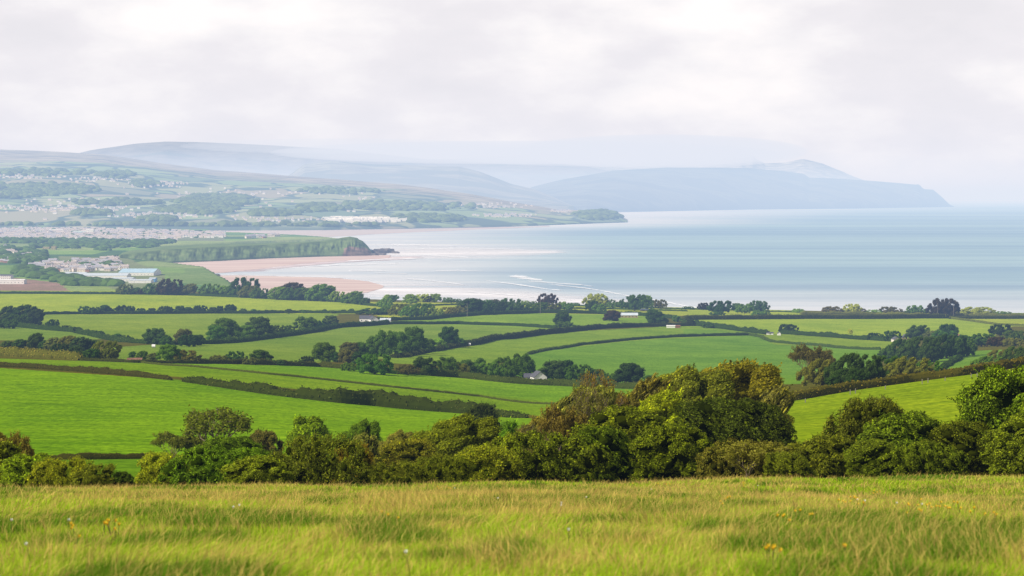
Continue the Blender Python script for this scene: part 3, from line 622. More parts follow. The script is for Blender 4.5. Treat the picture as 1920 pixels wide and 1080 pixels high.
for A_, asp in ASP.items():
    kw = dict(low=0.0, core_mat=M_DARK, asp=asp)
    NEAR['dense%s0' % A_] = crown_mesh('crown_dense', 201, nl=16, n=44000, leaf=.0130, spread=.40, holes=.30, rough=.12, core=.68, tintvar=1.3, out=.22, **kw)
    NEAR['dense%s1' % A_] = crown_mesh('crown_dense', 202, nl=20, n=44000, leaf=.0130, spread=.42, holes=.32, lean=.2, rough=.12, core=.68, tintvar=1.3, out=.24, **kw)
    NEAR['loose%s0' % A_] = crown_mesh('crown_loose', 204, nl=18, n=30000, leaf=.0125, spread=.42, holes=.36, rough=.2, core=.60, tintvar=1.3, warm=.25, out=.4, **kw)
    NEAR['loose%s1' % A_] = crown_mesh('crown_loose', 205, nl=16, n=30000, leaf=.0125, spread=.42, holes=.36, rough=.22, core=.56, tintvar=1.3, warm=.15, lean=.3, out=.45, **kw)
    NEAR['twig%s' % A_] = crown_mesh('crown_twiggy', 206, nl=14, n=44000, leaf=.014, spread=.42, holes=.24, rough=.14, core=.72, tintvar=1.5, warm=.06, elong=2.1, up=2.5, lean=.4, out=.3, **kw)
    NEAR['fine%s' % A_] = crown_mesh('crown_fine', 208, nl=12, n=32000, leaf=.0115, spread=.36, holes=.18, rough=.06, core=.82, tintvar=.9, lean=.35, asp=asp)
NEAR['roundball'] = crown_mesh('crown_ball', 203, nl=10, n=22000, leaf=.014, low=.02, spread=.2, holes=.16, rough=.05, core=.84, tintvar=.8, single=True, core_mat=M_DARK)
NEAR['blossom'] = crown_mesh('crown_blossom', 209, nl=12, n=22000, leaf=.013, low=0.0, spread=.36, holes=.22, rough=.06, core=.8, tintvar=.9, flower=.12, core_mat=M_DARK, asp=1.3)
NTRUNK = [trunk_mesh('trunk_near', 60 + k, thick=.022, n=7) for k in range(3)]
OPEN = [branch_tree('open_tree', 301, depth=7, leafn=2, leaf=.015, spread=.66, stems=1, len0=.20, thick=.024, up=.25), branch_tree('open_tree', 305, depth=6, leafn=6, leaf=.018, spread=.6, stems=3, len0=.22, thick=.016, lean=.5),
        branch_tree('open_tree', 309, depth=6, leafn=2, leaf=.014, spread=.55, stems=5, len0=.24, thick=.012, lean=.6)]

def far_col(c, k=1.0): return tuple(np.minimum(lin(c) / K * (np.array([3.1, 2.85, .95]) if k != 2 else np.array([2.9, 2.75, 1.0])), .8).tolist()) + (1.0,)
COLS = {'dark': (46,68,34), 'oak': (62,88,38), 'mid': (76,104,50), 'light': (104,130,66), 'pale': (140,150,88), 'copper': (52,44,42), 'blue': (56,80,54), 'olive': (92,98,50), 'brown': (84,82,54), 'grey': (88,94,70), 'bright': (92,140,40), 'gold': (150,150,40)}
def place_tree(px, base, w, h, col='oak', kind='round', label='', cat='tree', group=None, Y=None, name=None, sink=0.0, lean=0):
    if Y is None: x, y, z = ground_at(px, base)
    else: y = Y; x = float(tx(px, base)) * y; z = gz1(x, y)
    if Y is not None:                          # base hidden: height reaches the wanted row
        top = ZC + float(tz(base - h)) * y; H = top - z
    else: H = h / F * y
    W = w / F * y
    az = W / max(H, .1); A_ = 'a' if az < .95 else ('b' if az < 1.7 else 'c'); kind = kind.replace('dense2', 'dense0')
    if kind[-1] in '01' and not kind.startswith('open'): kind = kind[:-1] + A_ + kind[-1]
    elif kind in ('round', 'spread', 'lump', 'twig', 'fine', 'dome'): kind = kind + A_
    keys = [k for k in FAR if k.startswith(kind)] or [k for k in NEAR if k.startswith(kind)]
    near = not any(k.startswith(kind) for k in FAR)
    r = empty(name or ('shrub' if near else 'tree'), (x, y, z - sink)); tag(r, label, cat, group)
    c = np.array(COLS[col] if isinstance(col, str) else col, float) * (1 + random.uniform(-.10, .10)) + np.array([random.uniform(-5, 5), random.uniform(-4, 4), random.uniform(-4, 4)])
    c = far_col(np.clip(c, 5, 250), 2 if Y is not None else 1)
    if kind.startswith('open'):
        i = int(kind[-1]); lm, lf = OPEN[i]; mir = random.choice((0, 0.6, 5.8)); parts = [('limbs', lm), ('crown', lf)]
    else:
        me = (NEAR if near else FAR)[random.choice(keys)]; mir = random.uniform(0, 6.28) if kind.startswith(('round', 'spread', 'dome', 'dense', 'loose', 'blossom')) else random.uniform(-.3, .3)
        parts = [('crown', me), ('trunk', random.choice(NTRUNK if near else FARTRUNK))]
    for pn, me in parts:
        o = bpy.data.objects.new(pn, me); o.color = c; link(o, r)
    r.scale = (W, (W * .8 if not near else max(W * .6, min(W, 5))), H); r.rotation_euler = (0, 0, 0)
    if not kind.startswith('open'):
        for ch in r.children: ch.rotation_euler = (0, 0, mir)
    return r
#@@TREES@@
ORD = ['first','second','third','fourth','fifth','sixth','seventh','eighth','ninth','tenth','eleventh','twelfth','thirteenth','fourteenth','fifteenth','sixteenth','seventeenth','eighteenth','nineteenth','twentieth',
       'twenty-first','twenty-second','twenty-third','twenty-fourth','twenty-fifth','twenty-sixth','twenty-seventh','twenty-eighth','twenty-ninth','thirtieth']
LOOK = {'dark': 'dark green', 'oak': 'deep green', 'mid': 'mid green', 'light': 'light green', 'pale': 'pale yellow-green', 'copper': 'dark copper', 'blue': 'dull green', 'olive': 'olive', 'brown': 'brownish', 'grey': 'grey-green', 'bright': 'bright green', 'gold': 'golden green'}
def row(items, where, group, kind='round', cat='tree', name=None):
    """items: (px, base, w, h, colour[, kind]) ; where: the row's name used in the labels"""
    items = sorted(items, key=lambda t: t[0])
    for i, it in enumerate(items):
        px, b, w, h, c = it[:5]; k = it[5] if len(it) > 5 else (kind if kind != 'round' else random.choice(('round', 'dome')))
        lab = f"{LOOK[c]} {cat}, {ORD[i]} from the left {where}"
        place_tree(px, b, w, h, c, k, lab, cat, group, name=name)
def along(pts, n, hmin, hmax, cols, asp=1.3, jx=.35, seed=1):
    r = random.Random(seed); xs = [p[0] for p in pts]; ys = [p[1] for p in pts]; out = []
    for i in range(n):
        px = xs[0] + (xs[-1] - xs[0]) * (i + .5 + r.uniform(-jx, jx)) / n; py = float(np.interp(px, xs, ys)); h = r.uniform(hmin, hmax)
        out.append((px, py + r.uniform(-.5, .5), h * asp * r.uniform(.85, 1.25), h, r.choice(cols)))
    return out
row(along([(225,546),(340,550),(500,561),(640,567),(725,577)], 20, 13, 24, ['mid','oak','light','mid','grey'], 1.6, seed=3) + [(315,551,56,30,'copper'),(455,557,62,36,'oak'),(545,562,48,32,'copper'),(600,565,54,32,'mid')],
    'in the wood behind the yellow-green field', 'trees behind the yellow-green field', 'lump')
row([(238,549,22,12,'mid'),(262,550,20,10,'copper')], 'by the white works building', 'small trees by the works', 'round')
row(along([(150,589),(300,588),(440,588)], 16, 9, 17, ['dark','dark','oak'], 1.5, seed=5) + along([(450,588),(735,587)], 14, 5, 9, ['oak','dark','mid'], 1.5, seed=8), 'along the hedge below the yellow-green field', 'trees in the hedge below the yellow-green field')
row([(15,606,40,32,'dark'),(45,608,50,36,'dark'),(66,610,36,30,'dark'),(30,612,50,22,'oak'),(98,613,26,14,'dark'),(8,616,50,16,'oak')], 'in the dark clump at the left edge', 'dark clump at the left edge', 'lump')
row(along([(115,620),(250,641)], 6, 9, 15, ['dark','oak'], 1.6, seed=9) + [(290,646,44,30,'blue'),(310,648,24,18,'oak'),(345,647,36,30,'grey'),(372,648,30,20,'dark'),(355,650,40,22,'dark'),(405,641,40,30,'oak'),(425,637,56,40,'oak'),(460,636,40,26,'mid'),(485,633,52,38,'blue'),(515,630,36,20,'oak'),(540,626,30,16,'oak'),(572,622,42,28,'oak'),(600,617,30,16,'dark'),(620,612,30,20,'oak')],
    'in the tree row curving below the second field', 'tree row curving below the second field')
row([(12,653,22,14,'oak'),(36,654,28,18,'oak'),(66,655,32,30,'dark'),(85,656,24,18,'oak'),(100,657,36,24,'grey'),(125,658,40,28,'olive'),(150,660,40,28,'blue'),(172,660,34,22,'oak'),(110,664,36,20,'dark'),(140,668,30,18,'dark'),(196,676,64,36,'olive'),(170,676,34,22,'oak'),(148,674,22,16,'dark'),(248,671,14,12,'blue'),(266,676,22,18,'oak'),(286,678,24,16,'grey')],
    'in the scrubby belt at the left', 'scrubby belt at the left', 'lump')
row([(318,680,46,34,'mid'),(345,681,58,24,'olive'),(410,680,34,14,'olive'),(443,681,38,22,'blue'),(490,682,42,26,'oak'),(470,684,30,14,'grey'),(520,685,28,10,'blue'),(555,686,28,10,'oak'),(575,682,28,14,'dark'),(607,678,44,36,'oak'),(632,680,26,20,'blue'),(650,682,30,26,'grey'),(675,684,32,24,'blue')],
    'in the hedge row left of the round copse', 'trees left of the round copse')
row([(655,672,40,30,'grey'),(676,672,34,30,'oak'),(700,668,40,38,'mid'),(722,668,46,48,'oak'),(748,666,44,44,'mid'),(775,664,50,50,'oak'),(800,662,36,26,'oak'),(822,655,30,20,'light'),(841,651,42,38,'dark'),(862,650,24,16,'oak')],
    'in the copse between the middle fields', 'copse between the middle fields')
row([(655,696,30,16,'mid'),(703,702,66,38,'oak'),(765,704,44,20,'brown'),(798,704,44,34,'dark'),(842,704,44,34,'oak'),(865,706,34,24,'olive'),(875,705,36,30,'blue'),(898,704,26,32,'oak'),(915,708,56,28,'mid'),(955,710,70,40,'oak'),(982,708,46,44,'oak'),(1036,713,54,36,'blue'),(1060,712,34,36,'dark'),(1088,716,60,32,'oak'),(1120,714,34,22,'oak'),(1140,716,40,16,'mid'),(1180,719,56,38,'dark'),(1218,720,26,16,'blue')],
    'in the long tree row by the white cottage', 'long tree row by the white cottage')
row([(650,569,22,14,'mid'),(672,571,20,16,'oak'),(700,590,70,12,'oak'),(725,590,34,18,'mid'),(748,592,40,22,'olive'),(768,594,38,20,'mid'),(790,595,50,26,'oak'),(812,596,40,18,'light'),(838,594,40,18,'olive'),(862,590,34,16,'grey'),(880,590,50,30,'dark'),(905,588,44,24,'oak'),(930,587,40,22,'dark'),(952,586,56,26,'blue'),(985,586,36,16,'mid'),(1012,585,30,18,'oak'),(1035,584,34,16,'grey'),(1062,582,30,14,'mid')],
    'in the belt behind the white farm', 'belt behind the white farm', 'lump')
row([(672,556,18,10,'mid'),(726,556,16,12,'light'),(738,567,22,14,'mid'),(770,570,30,18,'light'),(793,558,30,15,'pale'),(815,559,26,16,'light'),(801,564,30,12,'copper'),(840,561,22,10,'mid'),(858,562,16,8,'mid'),(880,563,20,9,'light'),(895,563,14,9,'brown'),(915,565,18,8,'mid'),(928,566,18,9,'brown'),(945,567,14,6,'mid'),(960,568,12,7,'mid'),(985,569,18,8,'light'),(1000,570,14,7,'mid'),(1027,566,38,22,'copper','dome'),(1055,567,16,8,'light'),(1078,568,18,6,'mid'),(1118,568,46,24,'pale','dome'),(1142,570,28,14,'blue'),(1128,572,22,10,'oak'),(1190,583,54,30,'oak'),(1210,580,30,26,'light'),(1160,572,16,10,'grey'),(1236,571,30,17,'brown','dome'),(1150,578,26,12,'mid'),(1110,586,26,22,'dark'),(1124,588,26,18,'mid')],
    'on the skyline against the shallow sea', 'skyline trees against the shallow sea')
row([(1055,610,32,26,'dark'),(1058,615,36,12,'oak'),(1148,602,32,20,'copper'),(1162,613,44,8,'oak'),(1232,611,40,30,'dark'),(1270,604,20,12,'mid')],
    'among the low farm sheds in the middle', 'trees by the low farm sheds')
row([(1320,574,24,13,'copper'),(1350,588,50,24,'dark','dome'),(1382,582,22,14,'blue'),(1396,588,34,18,'mid'),(1422,584,38,20,'blue','dome'),(1345,592,30,8,'oak'),(1425,592,34,10,'mid'),(1290,574,22,6,'mid')],
    'in the group right of the headland fields', 'tree group left of the bare skyline')
row([(1495,587,24,8,'light'),(1560,586,38,13,'brown','dome'),(1598,585,36,18,'pale','dome'),(1612,588,26,10,'brown'),(1640,588,30,8,'light'),(1670,588,42,14,'brown','dome'),(1700,588,14,7,'mid'),(1718,588,36,17,'mid'),(1740,589,26,8,'olive'),(1770,592,58,32,'copper','dome'),(1832,591,68,15,'pale','dome'),(1880,592,36,8,'light'),(1908,592,26,5,'light')],
    'on the right-hand skyline hedge', 'trees on the right-hand skyline')
row([(1335,615,36,9,'oak'),(1295,611,18,12,'dark'),(1476,626,38,18,'dark','dome'),(1550,630,30,8,'oak'),(1594,627,10,10,'pale'),(1640,638,30,14,'dark'),(1672,640,36,20,'oak'),(1720,638,44,28,'oak'),(1745,640,30,20,'grey'),(1778,636,40,28,'dark'),(1770,642,50,22,'oak'),(1800,648,40,20,'blue'),(1840,650,60,24,'oak'),(1875,630,46,22,'dark','dome'),(1905,640,50,20,'oak'),(1870,650,40,18,'copper'),(1900,650,40,16,'olive')],
    'in the hedges of the right-hand fields', 'trees of the right-hand fields')
row([(1690,676,70,40,'oak'),(1730,680,90,48,'dark'),(1775,672,80,44,'dark'),(1800,668,60,34,'oak'),(1665,676,40,24,'oak')], 'in the big dark copse at the right', 'big dark copse at the right', 'lump')
row([(1850,690,60,22,'mid'),(1875,686,60,30,'olive'),(1905,684,60,34,'oak'),(1800,700,40,10,'mid')], 'behind the hill field at the right edge', 'trees behind the hill field', 'lump')

# nearer trees: depth given, the foot is hidden behind what stands in front
n_near = [  # px, base row (where its foot would be seen), width, height, colour, kind, depth, label
 (414,862,120,92,(94,106,34),'open0',330,'open olive tree with its limbs showing, tallest at the left'),
 (330,862,100,50,(104,104,44),'open1',335,'low brownish open tree left of the tall olive tree'),
 (494,858,72,50,(84,80,52),'blossom',325,'dark round shrub with pale blossom right of the open olive tree'),
 (579,858,86,76,(92,112,22),'roundball',320,'bright green ball-shaped tree in front of the big left field'),
 (672,866,84,76,(84,106,30),'fine',330,'low domed green tree right of the ball-shaped tree'),
 (682,880,60,66,(104,104,66),'blossom',260,'grey-green shrub in front of the low domed tree'),
 (740,884,80,74,(106,100,66),'fine',280,'pale brownish twiggy shrub left of the golden green tree'),
 (846,890,190,108,(92,102,30),'fine',240,'wide golden green tree in the middle of the thicket edge'),
 (770,895,120,70,(100,104,36),'loose0',230,'olive shrub at the foot of the golden green tree'),
 (940,880,60,88,(94,124,34),'fine',260,'light green narrow tree beside the brown thicket'),
 (902,830,68,72,(48,58,30),'loose1',520,'dark leaning tree at the end of the long hedge'),
 (1000,850,110,62,(92,90,56),'twig',250,'brown twiggy thicket, lowest at its left end'),
 (1078,838,150,106,(88,86,52),'twig',262,'tall brown twiggy thicket, in the centre'),
 (1122,800,100,96,(104,92,46),'open2',270,'bare-limbed tree in front of the white cottage hedge'),
 (1190,800,130,84,(92,90,54),'twig',275,'brown twiggy thicket right of the bare-limbed tree'),
 (995,862,70,64,(104,98,54),'open2',238,'small bare-stemmed tree at the low left end of the brown thicket'),
 (1050,850,90,84,(108,98,54),'open1',236,'bare-limbed tree rising from the front of the brown thicket'),
 (1110,830,100,96,(104,98,54),'open2',240,'bare-limbed tree on the slope of the brown thicket'),
 (1650,890,90,142,(66,74,28),'open2',178,'tallest thin dark tree right of the gap'),
 (1410,896,130,64,(104,100,58),'open1',147,'straggly bush of bare pale twigs in front of the broad dark tree'),
 (1214,800,130,64,(112,122,26),'fine',235,'golden yellow-green dome above the dark thicket'),
 (1262,806,230,112,(100,100,38),'fine',290,'olive gold tree at the left of the tall group'),
 (1350,800,250,118,(108,104,38),'fine',295,'golden olive tree topping the central group'),
 (1400,792,112,102,(118,112,52),'open1',300,'pale green tree at the right of the tall group'),
 (1432,808,100,76,(88,88,54),'twig',280,'brown round thicket right of the golden olive tree'),
 (1300,880,130,100,(92,92,34),'fine',240,'olive thicket between the dome and the dark trees'),
 (1385,886,225,134,(66,80,24),'dense1',200,'broad dark green tree with a spreading right side'),
 (1456,862,84,100,(84,84,40),'loose1',215,'dark feathery branch-like tree reaching over the hill field'),
 (1170,892,200,124,(86,100,20),'dense0',190,'large dark green leafy mound in the centre of the thicket'),
 (1010,897,230,82,(86,102,24),'dense2',165,'broad leafy shrub at the foot of the brown thicket'),
 (1120,896,130,94,(80,96,20),'dense1',172,'dense green shrub left of the large leafy mound'),
 (1260,895,150,96,(78,94,20),'dense0',168,'dense green shrub below the large leafy mound'),
 (905,898,140,62,(98,114,32),'loose0',160,'low leafy shrub with light leaves left of the broad shrub'),
 (820,900,120,44,(92,98,34),'loose1',155,'low scrubby shrub below the wide golden tree'),
 (740,904,120,36,(92,98,34),'loose0',150,'low bramble at the gap in the thicket'),
 (1400,894,180,66,(92,94,52),'loose0',150,'straggly shrub with bare pale twigs'),
 (1490,892,110,60,(96,102,34),'loose1',160,'leafy shrub at the low end of the hill field'),
 (1600,892,150,142,(72,80,26),'loose1',170,'dark upright shrub left of the gap, with spiky top'),
 (1640,892,120,138,(74,84,28),'loose0',176,'dark upright shrub with two spiky tops'),
 (1560,894,120,76,(86,94,32),'dense2',158,'rounded shrub at the foot of the spiky shrub'),
 (1700,890,170,112,(90,104,28),'dense2',165,'bright leafy shrub in the right-hand thicket'),
 (1640,894,110,66,(82,92,30),'dense1',150,'low dark shrub below the spiky shrubs'),
 (1770,890,120,84,(62,60,34),'loose1',175,'reddish brown shrub left of the tall right tree'),
 (1810,892,150,100,(86,98,28),'dense1',160,'leafy shrub at the left foot of the tall right tree'),
 (1895,890,200,196,(82,98,24),'dense0',165,'tall bright leafy tree at the right edge'),
 (1930,894,150,110,(96,108,28),'dense2',150,'leafy shrub at the right edge below the tall tree'),
 (1740,893,130,60,(84,96,30),'dense0',146,'low green shrub in front of the right-hand thicket'),
 (1515,700,80,50,(96,92,54),'open1',900,'open grey-brown tree at the left end of the hill hedge'),
 (1480,890,90,40,(88,96,36),'dense1',145,'small leafy shrub by the straggly shrub'),
 (600,905,190,84,(80,88,32),'loose1',150,'large reddish leafy shrub in the left thicket'),
 (660,905,90,72,(94,92,36),'loose0',156,'leafy shrub at the right end of the left thicket'),
 (540,905,110,50,(92,104,34),'dense2',152,'green shrub left of the large reddish shrub'),
 (420,908,210,66,(88,106,28),'dense2',150,'wide leafy shrub below the open olive tree'),
 (310,908,110,58,(106,122,34),'loose0',155,'leafy shrub at the left end of the left thicket'),
 (430,880,150,60,(80,102,26),'dense1',220,'green shrub in front of the open olive tree'),
 (480,908,120,50,(88,104,34),'dense0',146,'low shrub in the middle of the left thicket'),
 (235,912,44,26,(64,84,28),'dense1',140,'small dark bush standing alone'),
 (120,912,130,52,(98,110,34),'loose0',145,'low leafy shrub right of the left-edge tree'),
 (170,912,90,40,(92,100,36),'loose1',140,'small reddish shrub by the strip of field'),
 (60,912,110,58,(92,108,32),'dense2',148,'leafy shrub beside the left-edge tree'),
 (0,912,90,82,(96,108,32),'dense0',155,'tall leafy shrub at the left edge'),
 (10,880,80,70,(100,98,50),'open1',200,'bare-topped tree behind the left-edge shrub'),
 (-80,912,130,90,(90,106,30),'dense1',150,None), (2010,892,200,190,(96,110,28),'dense1',160,None)]
for px, b, w, h, c, kd, Y, lab in n_near:
    if lab is None: lab = 'leafy shrub mostly outside the left side' if px < 0 else 'leafy tree mostly outside the right side'
    place_tree(px, b, w, h, c, kd, lab, 'tree' if 'tree' in lab else 'shrub', None, Y=Y, name='tree' if 'tree' in lab else 'shrub')
row([(1540,725,90,50,'olive'),(1600,722,110,58,'dark'),(1665,712,90,44,'oak'),(1590,728,80,36,'dark'),(1700,710,90,40,'olive'),(1735,706,60,30,'mid')], 'behind the hill field hedge', 'trees behind the hill field hedge', 'lump')

# ------------------------------------------------------------------ hedges, each a thing
def hedge(pts, hpx, label, col='dark', wfac=1.1, gap=0.0, seed=0, name='hedge', lump=.3, n_per=None, cat='hedge', mat=None):
    r = np.random.default_rng(seed + 900); G = []
    for (px, py) in pts: G.append(ground_at(px, py))
    G = np.array(G)[:, :2]; seg = np.r_[0, np.cumsum(np.linalg.norm(np.diff(G, axis=0), axis=1))]; L = seg[-1]
    hp = hpx if isinstance(hpx, (list, tuple)) else [hpx] * len(pts)
    Hs = np.array(hp) / F * G[:, 1]
    Hm = Hs.mean(); n = int(min(900, max(30, L / (Hm * .35)))); s = np.linspace(0, L, n)
    cx = np.interp(s, seg, G[:, 0]); cy = np.interp(s, seg, G[:, 1]); H = np.interp(s, seg, Hs)
    # round the corners a little
    for _ in range(3): cx[1:-1] = (cx[:-2] + 2 * cx[1:-1] + cx[2:]) / 4; cy[1:-1] = (cy[:-2] + 2 * cy[1:-1] + cy[2:]) / 4
    tx_ = np.gradient(cx); ty_ = np.gradient(cy); l = np.hypot(tx_, ty_) + 1e-9; nx_, ny_ = -ty_ / l, tx_ / l
    H = H * (1 + lump * 2 * (fbm(s / (Hm * 2.2), s * 0, 4, seed) - .5) + .25 * (r.random(n) - .5) * lump)
    e_ = np.clip(np.minimum(s, L - s) / (Hm * 1.2), 0, 1) ** .5; H = H * (.25 + .75 * e_)
    W = wfac * Hm * (.3 + .7 * e_) * (.85 + .5 * fbm(s / (Hm * 3), s * 0 + 4, 2, seed + 2))
    prof = np.array([(-.5, -.12), (-.52, .35), (-.40, .78), (-.12, .97), (.14, 1.0), (.42, .75), (.52, .35), (.5, -.12)]); V = []
    for (a, b) in prof:
        x = cx + nx_ * W * a + r.normal(size=n) * .04 * Hm; y = cy + ny_ * W * a; z = gz(cx + nx_ * W * a, cy + ny_ * W * a)
        V.append(np.stack([x, y, z + H * b * (.92 if b > 0 else 1)], -1))
    V = np.array(V).transpose(1, 0, 2); m = len(prof); idx = np.arange(n * m).reshape(n, m)
    q = np.stack([idx[:-1, :-1], idx[1:, :-1], idx[1:, 1:], idx[:-1, 1:]], -1).reshape(-1, 4)
    Vb = V.reshape(-1, 3); nl = int(min(14000, L / Hm * 26))
    ii = r.random(nl) * (n - 1.01); i0 = ii.astype(int); jj = r.random(nl) * (m - 1.01); j0 = jj.astype(int); u = (ii - i0)[:, None]; v = (jj - j0)[:, None]
    c = V[i0, j0] * (1 - u) * (1 - v) + V[i0 + 1, j0] * u * (1 - v) + V[i0, j0 + 1] * (1 - u) * v + V[i0 + 1, j0 + 1] * u * v
    mid = np.stack([cx[i0], cy[i0], c[:, 2] * 0 + gz(cx[i0], cy[i0]) + H[i0] * .4], -1); d = c - mid; d /= np.linalg.norm(d, axis=1)[:, None] + 1e-9
    c = c + d * (r.random(nl) * .16 * Hm)[:, None]
    tv = np.clip(1 + .9 * (r.random(nl) - .5) + .8 * (fbm(c[:, 0] / (Hm * 3), c[:, 1] / (Hm * 3), 2, seed + 5) - .5), .3, 1.9); T = np.stack([tv * (1 + .3 * r.random(nl)), tv, tv * .9], 1)
    lv, lq, lc = leaves(c, d, np.full(nl, Hm * .11) * (.6 + .8 * r.random(nl)), r, T)
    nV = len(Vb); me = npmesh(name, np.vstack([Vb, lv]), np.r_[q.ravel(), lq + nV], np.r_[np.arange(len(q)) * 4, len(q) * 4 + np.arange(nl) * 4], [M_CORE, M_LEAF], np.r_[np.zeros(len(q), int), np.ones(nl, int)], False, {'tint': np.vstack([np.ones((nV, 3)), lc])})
    o = link(bpy.data.objects.new(name, me)); o.color = far_col(COLS[col] if isinstance(col, str) else col); tag(o, label, cat, 'field hedges'); return o
HED = [
 ([(-60,684),(0,688),(80,692),(160,698),(250,706),(322,713)], [10,10,11,11,12,9], 'low trimmed dark hedge above the big left field, its left length', (64,66,38), .3),
 ([(345,716),(420,727),(500,739),(570,748),(640,756),(700,761),(770,768),(850,774),(920,780),(988,784)], [12,18,20,24,25,25,24,24,18,12], 'tall overgrown dark hedge running down to the brown thicket', (56,68,34), .55),
 ([(262,680),(380,690),(500,702),(620,714),(740,727),(900,744),(1062,758)], 4, 'thin dark line of low growth crossing the green slope', (74,86,50), .2),
 ([(-60,665),(0,667),(70,671),(150,676)], 17, 'thick brownish hedge at the left edge below the scrub belt', (92,96,52), .3),
 ([(150,676),(250,680),(380,682),(500,684),(600,688),(650,692)], [8,5,9,10,10,10], 'dark hedge above the green slope, left of the copse', (64,72,40), .4),
 ([(650,692),(720,700),(790,704)], 8, 'short dark hedge under the round tree of the valley', 'oak', .4),
 ([(780,703),(860,708),(950,718),(1040,723),(1130,727),(1240,730)], 13, 'wide hedge in front of the white cottage', (64,78,44), .25),
 ([(800,698),(880,703),(980,711)], 5, 'paler low hedge behind the wide cottage hedge', (96,104,62), .2),
 ([(-60,606),(0,611),(80,618),(130,622),(190,634),(250,643),(320,647)], 9, 'dark hedge curving down from the left-edge clump', 'dark', .4),
 ([(78,590),(200,589),(400,588),(560,587),(740,588)], 6, 'straight dark hedge between the yellow-green field and the field below', 'dark', .25),
 ([(-60,545),(0,545),(200,546),(340,550),(500,560),(640,567),(730,577)], 5, 'dark hedge along the far side of the yellow-green field', 'dark', .2),
 ([(320,647),(400,645),(480,638),(560,627),(630,615),(730,608)], 9, 'dark hedge under the curving tree row', 'dark', .3),
 ([(730,608),(860,608),(960,611),(1045,616)], 6, 'thin dark hedge right of the white farm', 'dark', .2),
 ([(700,602),(800,600),(900,591),(1010,587),(1130,589),(1200,592),(1270,598)], 7, 'dark hedge with two poles behind the upper middle field', 'dark', .25),
 ([(737,671),(800,660),(873,648),(930,637),(1020,627),(1130,616),(1200,613),(1330,611)], [6,7,10,11,11,9,8,6], 'long dark hedge sweeping up right of the copse', (48,60,36), .3),
 ([(990,665),(1020,658),(1090,647),(1180,638),(1280,631),(1400,628),(1432,634)], 5, 'thin hedge bounding the largest valley field on its far side', (62,84,44), .25),
 ([(1428,634),(1448,642),(1540,649),(1650,656)], 5, 'thin hedge at the right end of the largest valley field', (62,84,44), .3),
 ([(1278,600),(1400,599),(1500,598),(1640,598),(1780,597)], 9, 'thick straight hedge under the right-hand skyline trees', (66,76,42), .18),
 ([(1780,598),(1850,598),(1990,597)], 6, 'straight hedge at the right edge of the skyline', (66,76,42), .2),
 ([(1280,608),(1330,614),(1400,622),(1440,627)], 9, 'dark overgrown hedge left of the two small white sheds', 'dark', .4),
 ([(1270,632),(1340,630),(1420,629)], 4, 'very thin hedge below the overgrown hedge', 'dark', .2),
 ([(1462,626),(1540,631),(1600,636),(1690,641)], 8, 'dark hedge under the small round tree of the right-hand fields', 'dark', .3),
 ([(1784,598),(1830,604),(1870,610),(1990,612)], 4, 'thin diagonal hedge at the right edge', (88,100,60), .3),
 ([(985,569),(1080,570),(1200,573),(1290,577)], 2.6, 'thin skyline hedge beside the surf', 'oak', .3),
 ([(1020,578),(1150,580),(1290,584)], 3, 'thin hedge across the pale strips, middle', 'oak', .3),
 ([(1285,578),(1400,582),(1500,585)], 2.6, 'thin hedge on the shore side of the pale field', 'oak', .3),
 ([(690,572),(800,574),(900,570),(985,569)], 3, 'thin skyline hedge left of the copper tree', 'oak', .3),
 ([(1500,588),(1640,590),(1780,592),(1990,593)], 5, 'ragged skyline hedge along the right shore', (104,112,66), .5),
 ([(1484,752),(1540,742),(1600,732),(1700,718),(1800,705),(1900,690),(1990,678)], 17, 'broad olive hedge crossing the hill field top', (86,84,38), .25),
 ([(26,864),(90,862),(150,862),(220,861),(300,860)], [8,10,12,12,12], 'low dark hedge between the big left field and the strip below', (64,66,38), .4),
 ([(1765,694),(1782,682),(1800,672)], 8, 'tree shadow built as dark hedge beside the small field right of the big copse', 'dark', .4)]  # this last strip stands in for a tree's shadow on the field
for k, (pts, hp, lab, c, lu) in enumerate(HED): hedge(pts, hp, lab, c, seed=k * 5, lump=lu)

# ------------------------------------------------------------------ poles and fence posts
M_WOOD = flat_mat('weathered_wood', (.24, .21, .17), .9, .2, 3)
for px, b, h, lab in [(876,594,25,'thin utility pole at the left above the middle field'), (1013,589,27,'thin utility pole in the gap of the dark belt'), (1758,594,25,'utility pole at the left of the copper tree crown'), (1788,594,22,'utility pole at the right of the copper tree crown')]:
    x, y, z = ground_at(px, b); H = h / F * y; mb = MB(); mb.tube((0, 0, -.5), (0, 0, H), .28, .2, 8)
    r = empty('utility_pole', (x, y, z)); tag(r, lab, 'pole', 'utility poles'); mb.obj('shaft', [M_WOOD], r, True)
    mb = MB(); mb.box(-1.1, 1.1, -.12, .12, H - .9, H - .65); mb.obj('crossarm', [M_WOOD], r)
posts = [(1594,737,8),(1604,735,8),(1729,717,8),(1740,715,8),(1821,706,7),(1832,704,7),(1510,752,7),(1660,727,6),(1772,711,6),(1880,697,6)]
for i, (px, b, h) in enumerate(posts):
    x, y, z = ground_at(px, b + 3); H = (h + 1) / F * y; mb = MB(); mb.box(-.09, .09, -.09, .09, -.3, H); mb.face([(-.09, -.09, H), (.09, -.09, H), (0, 0, H + .08)])
    o = mb.obj('fence_post', [M_WOOD]); o.location = (x, y, z); tag(o, f'wooden fence post in front of the hill field hedge, {ORD[sorted([p[0] for p in posts]).index(px)]} from the left', 'fence post', 'fence posts by the hill field')

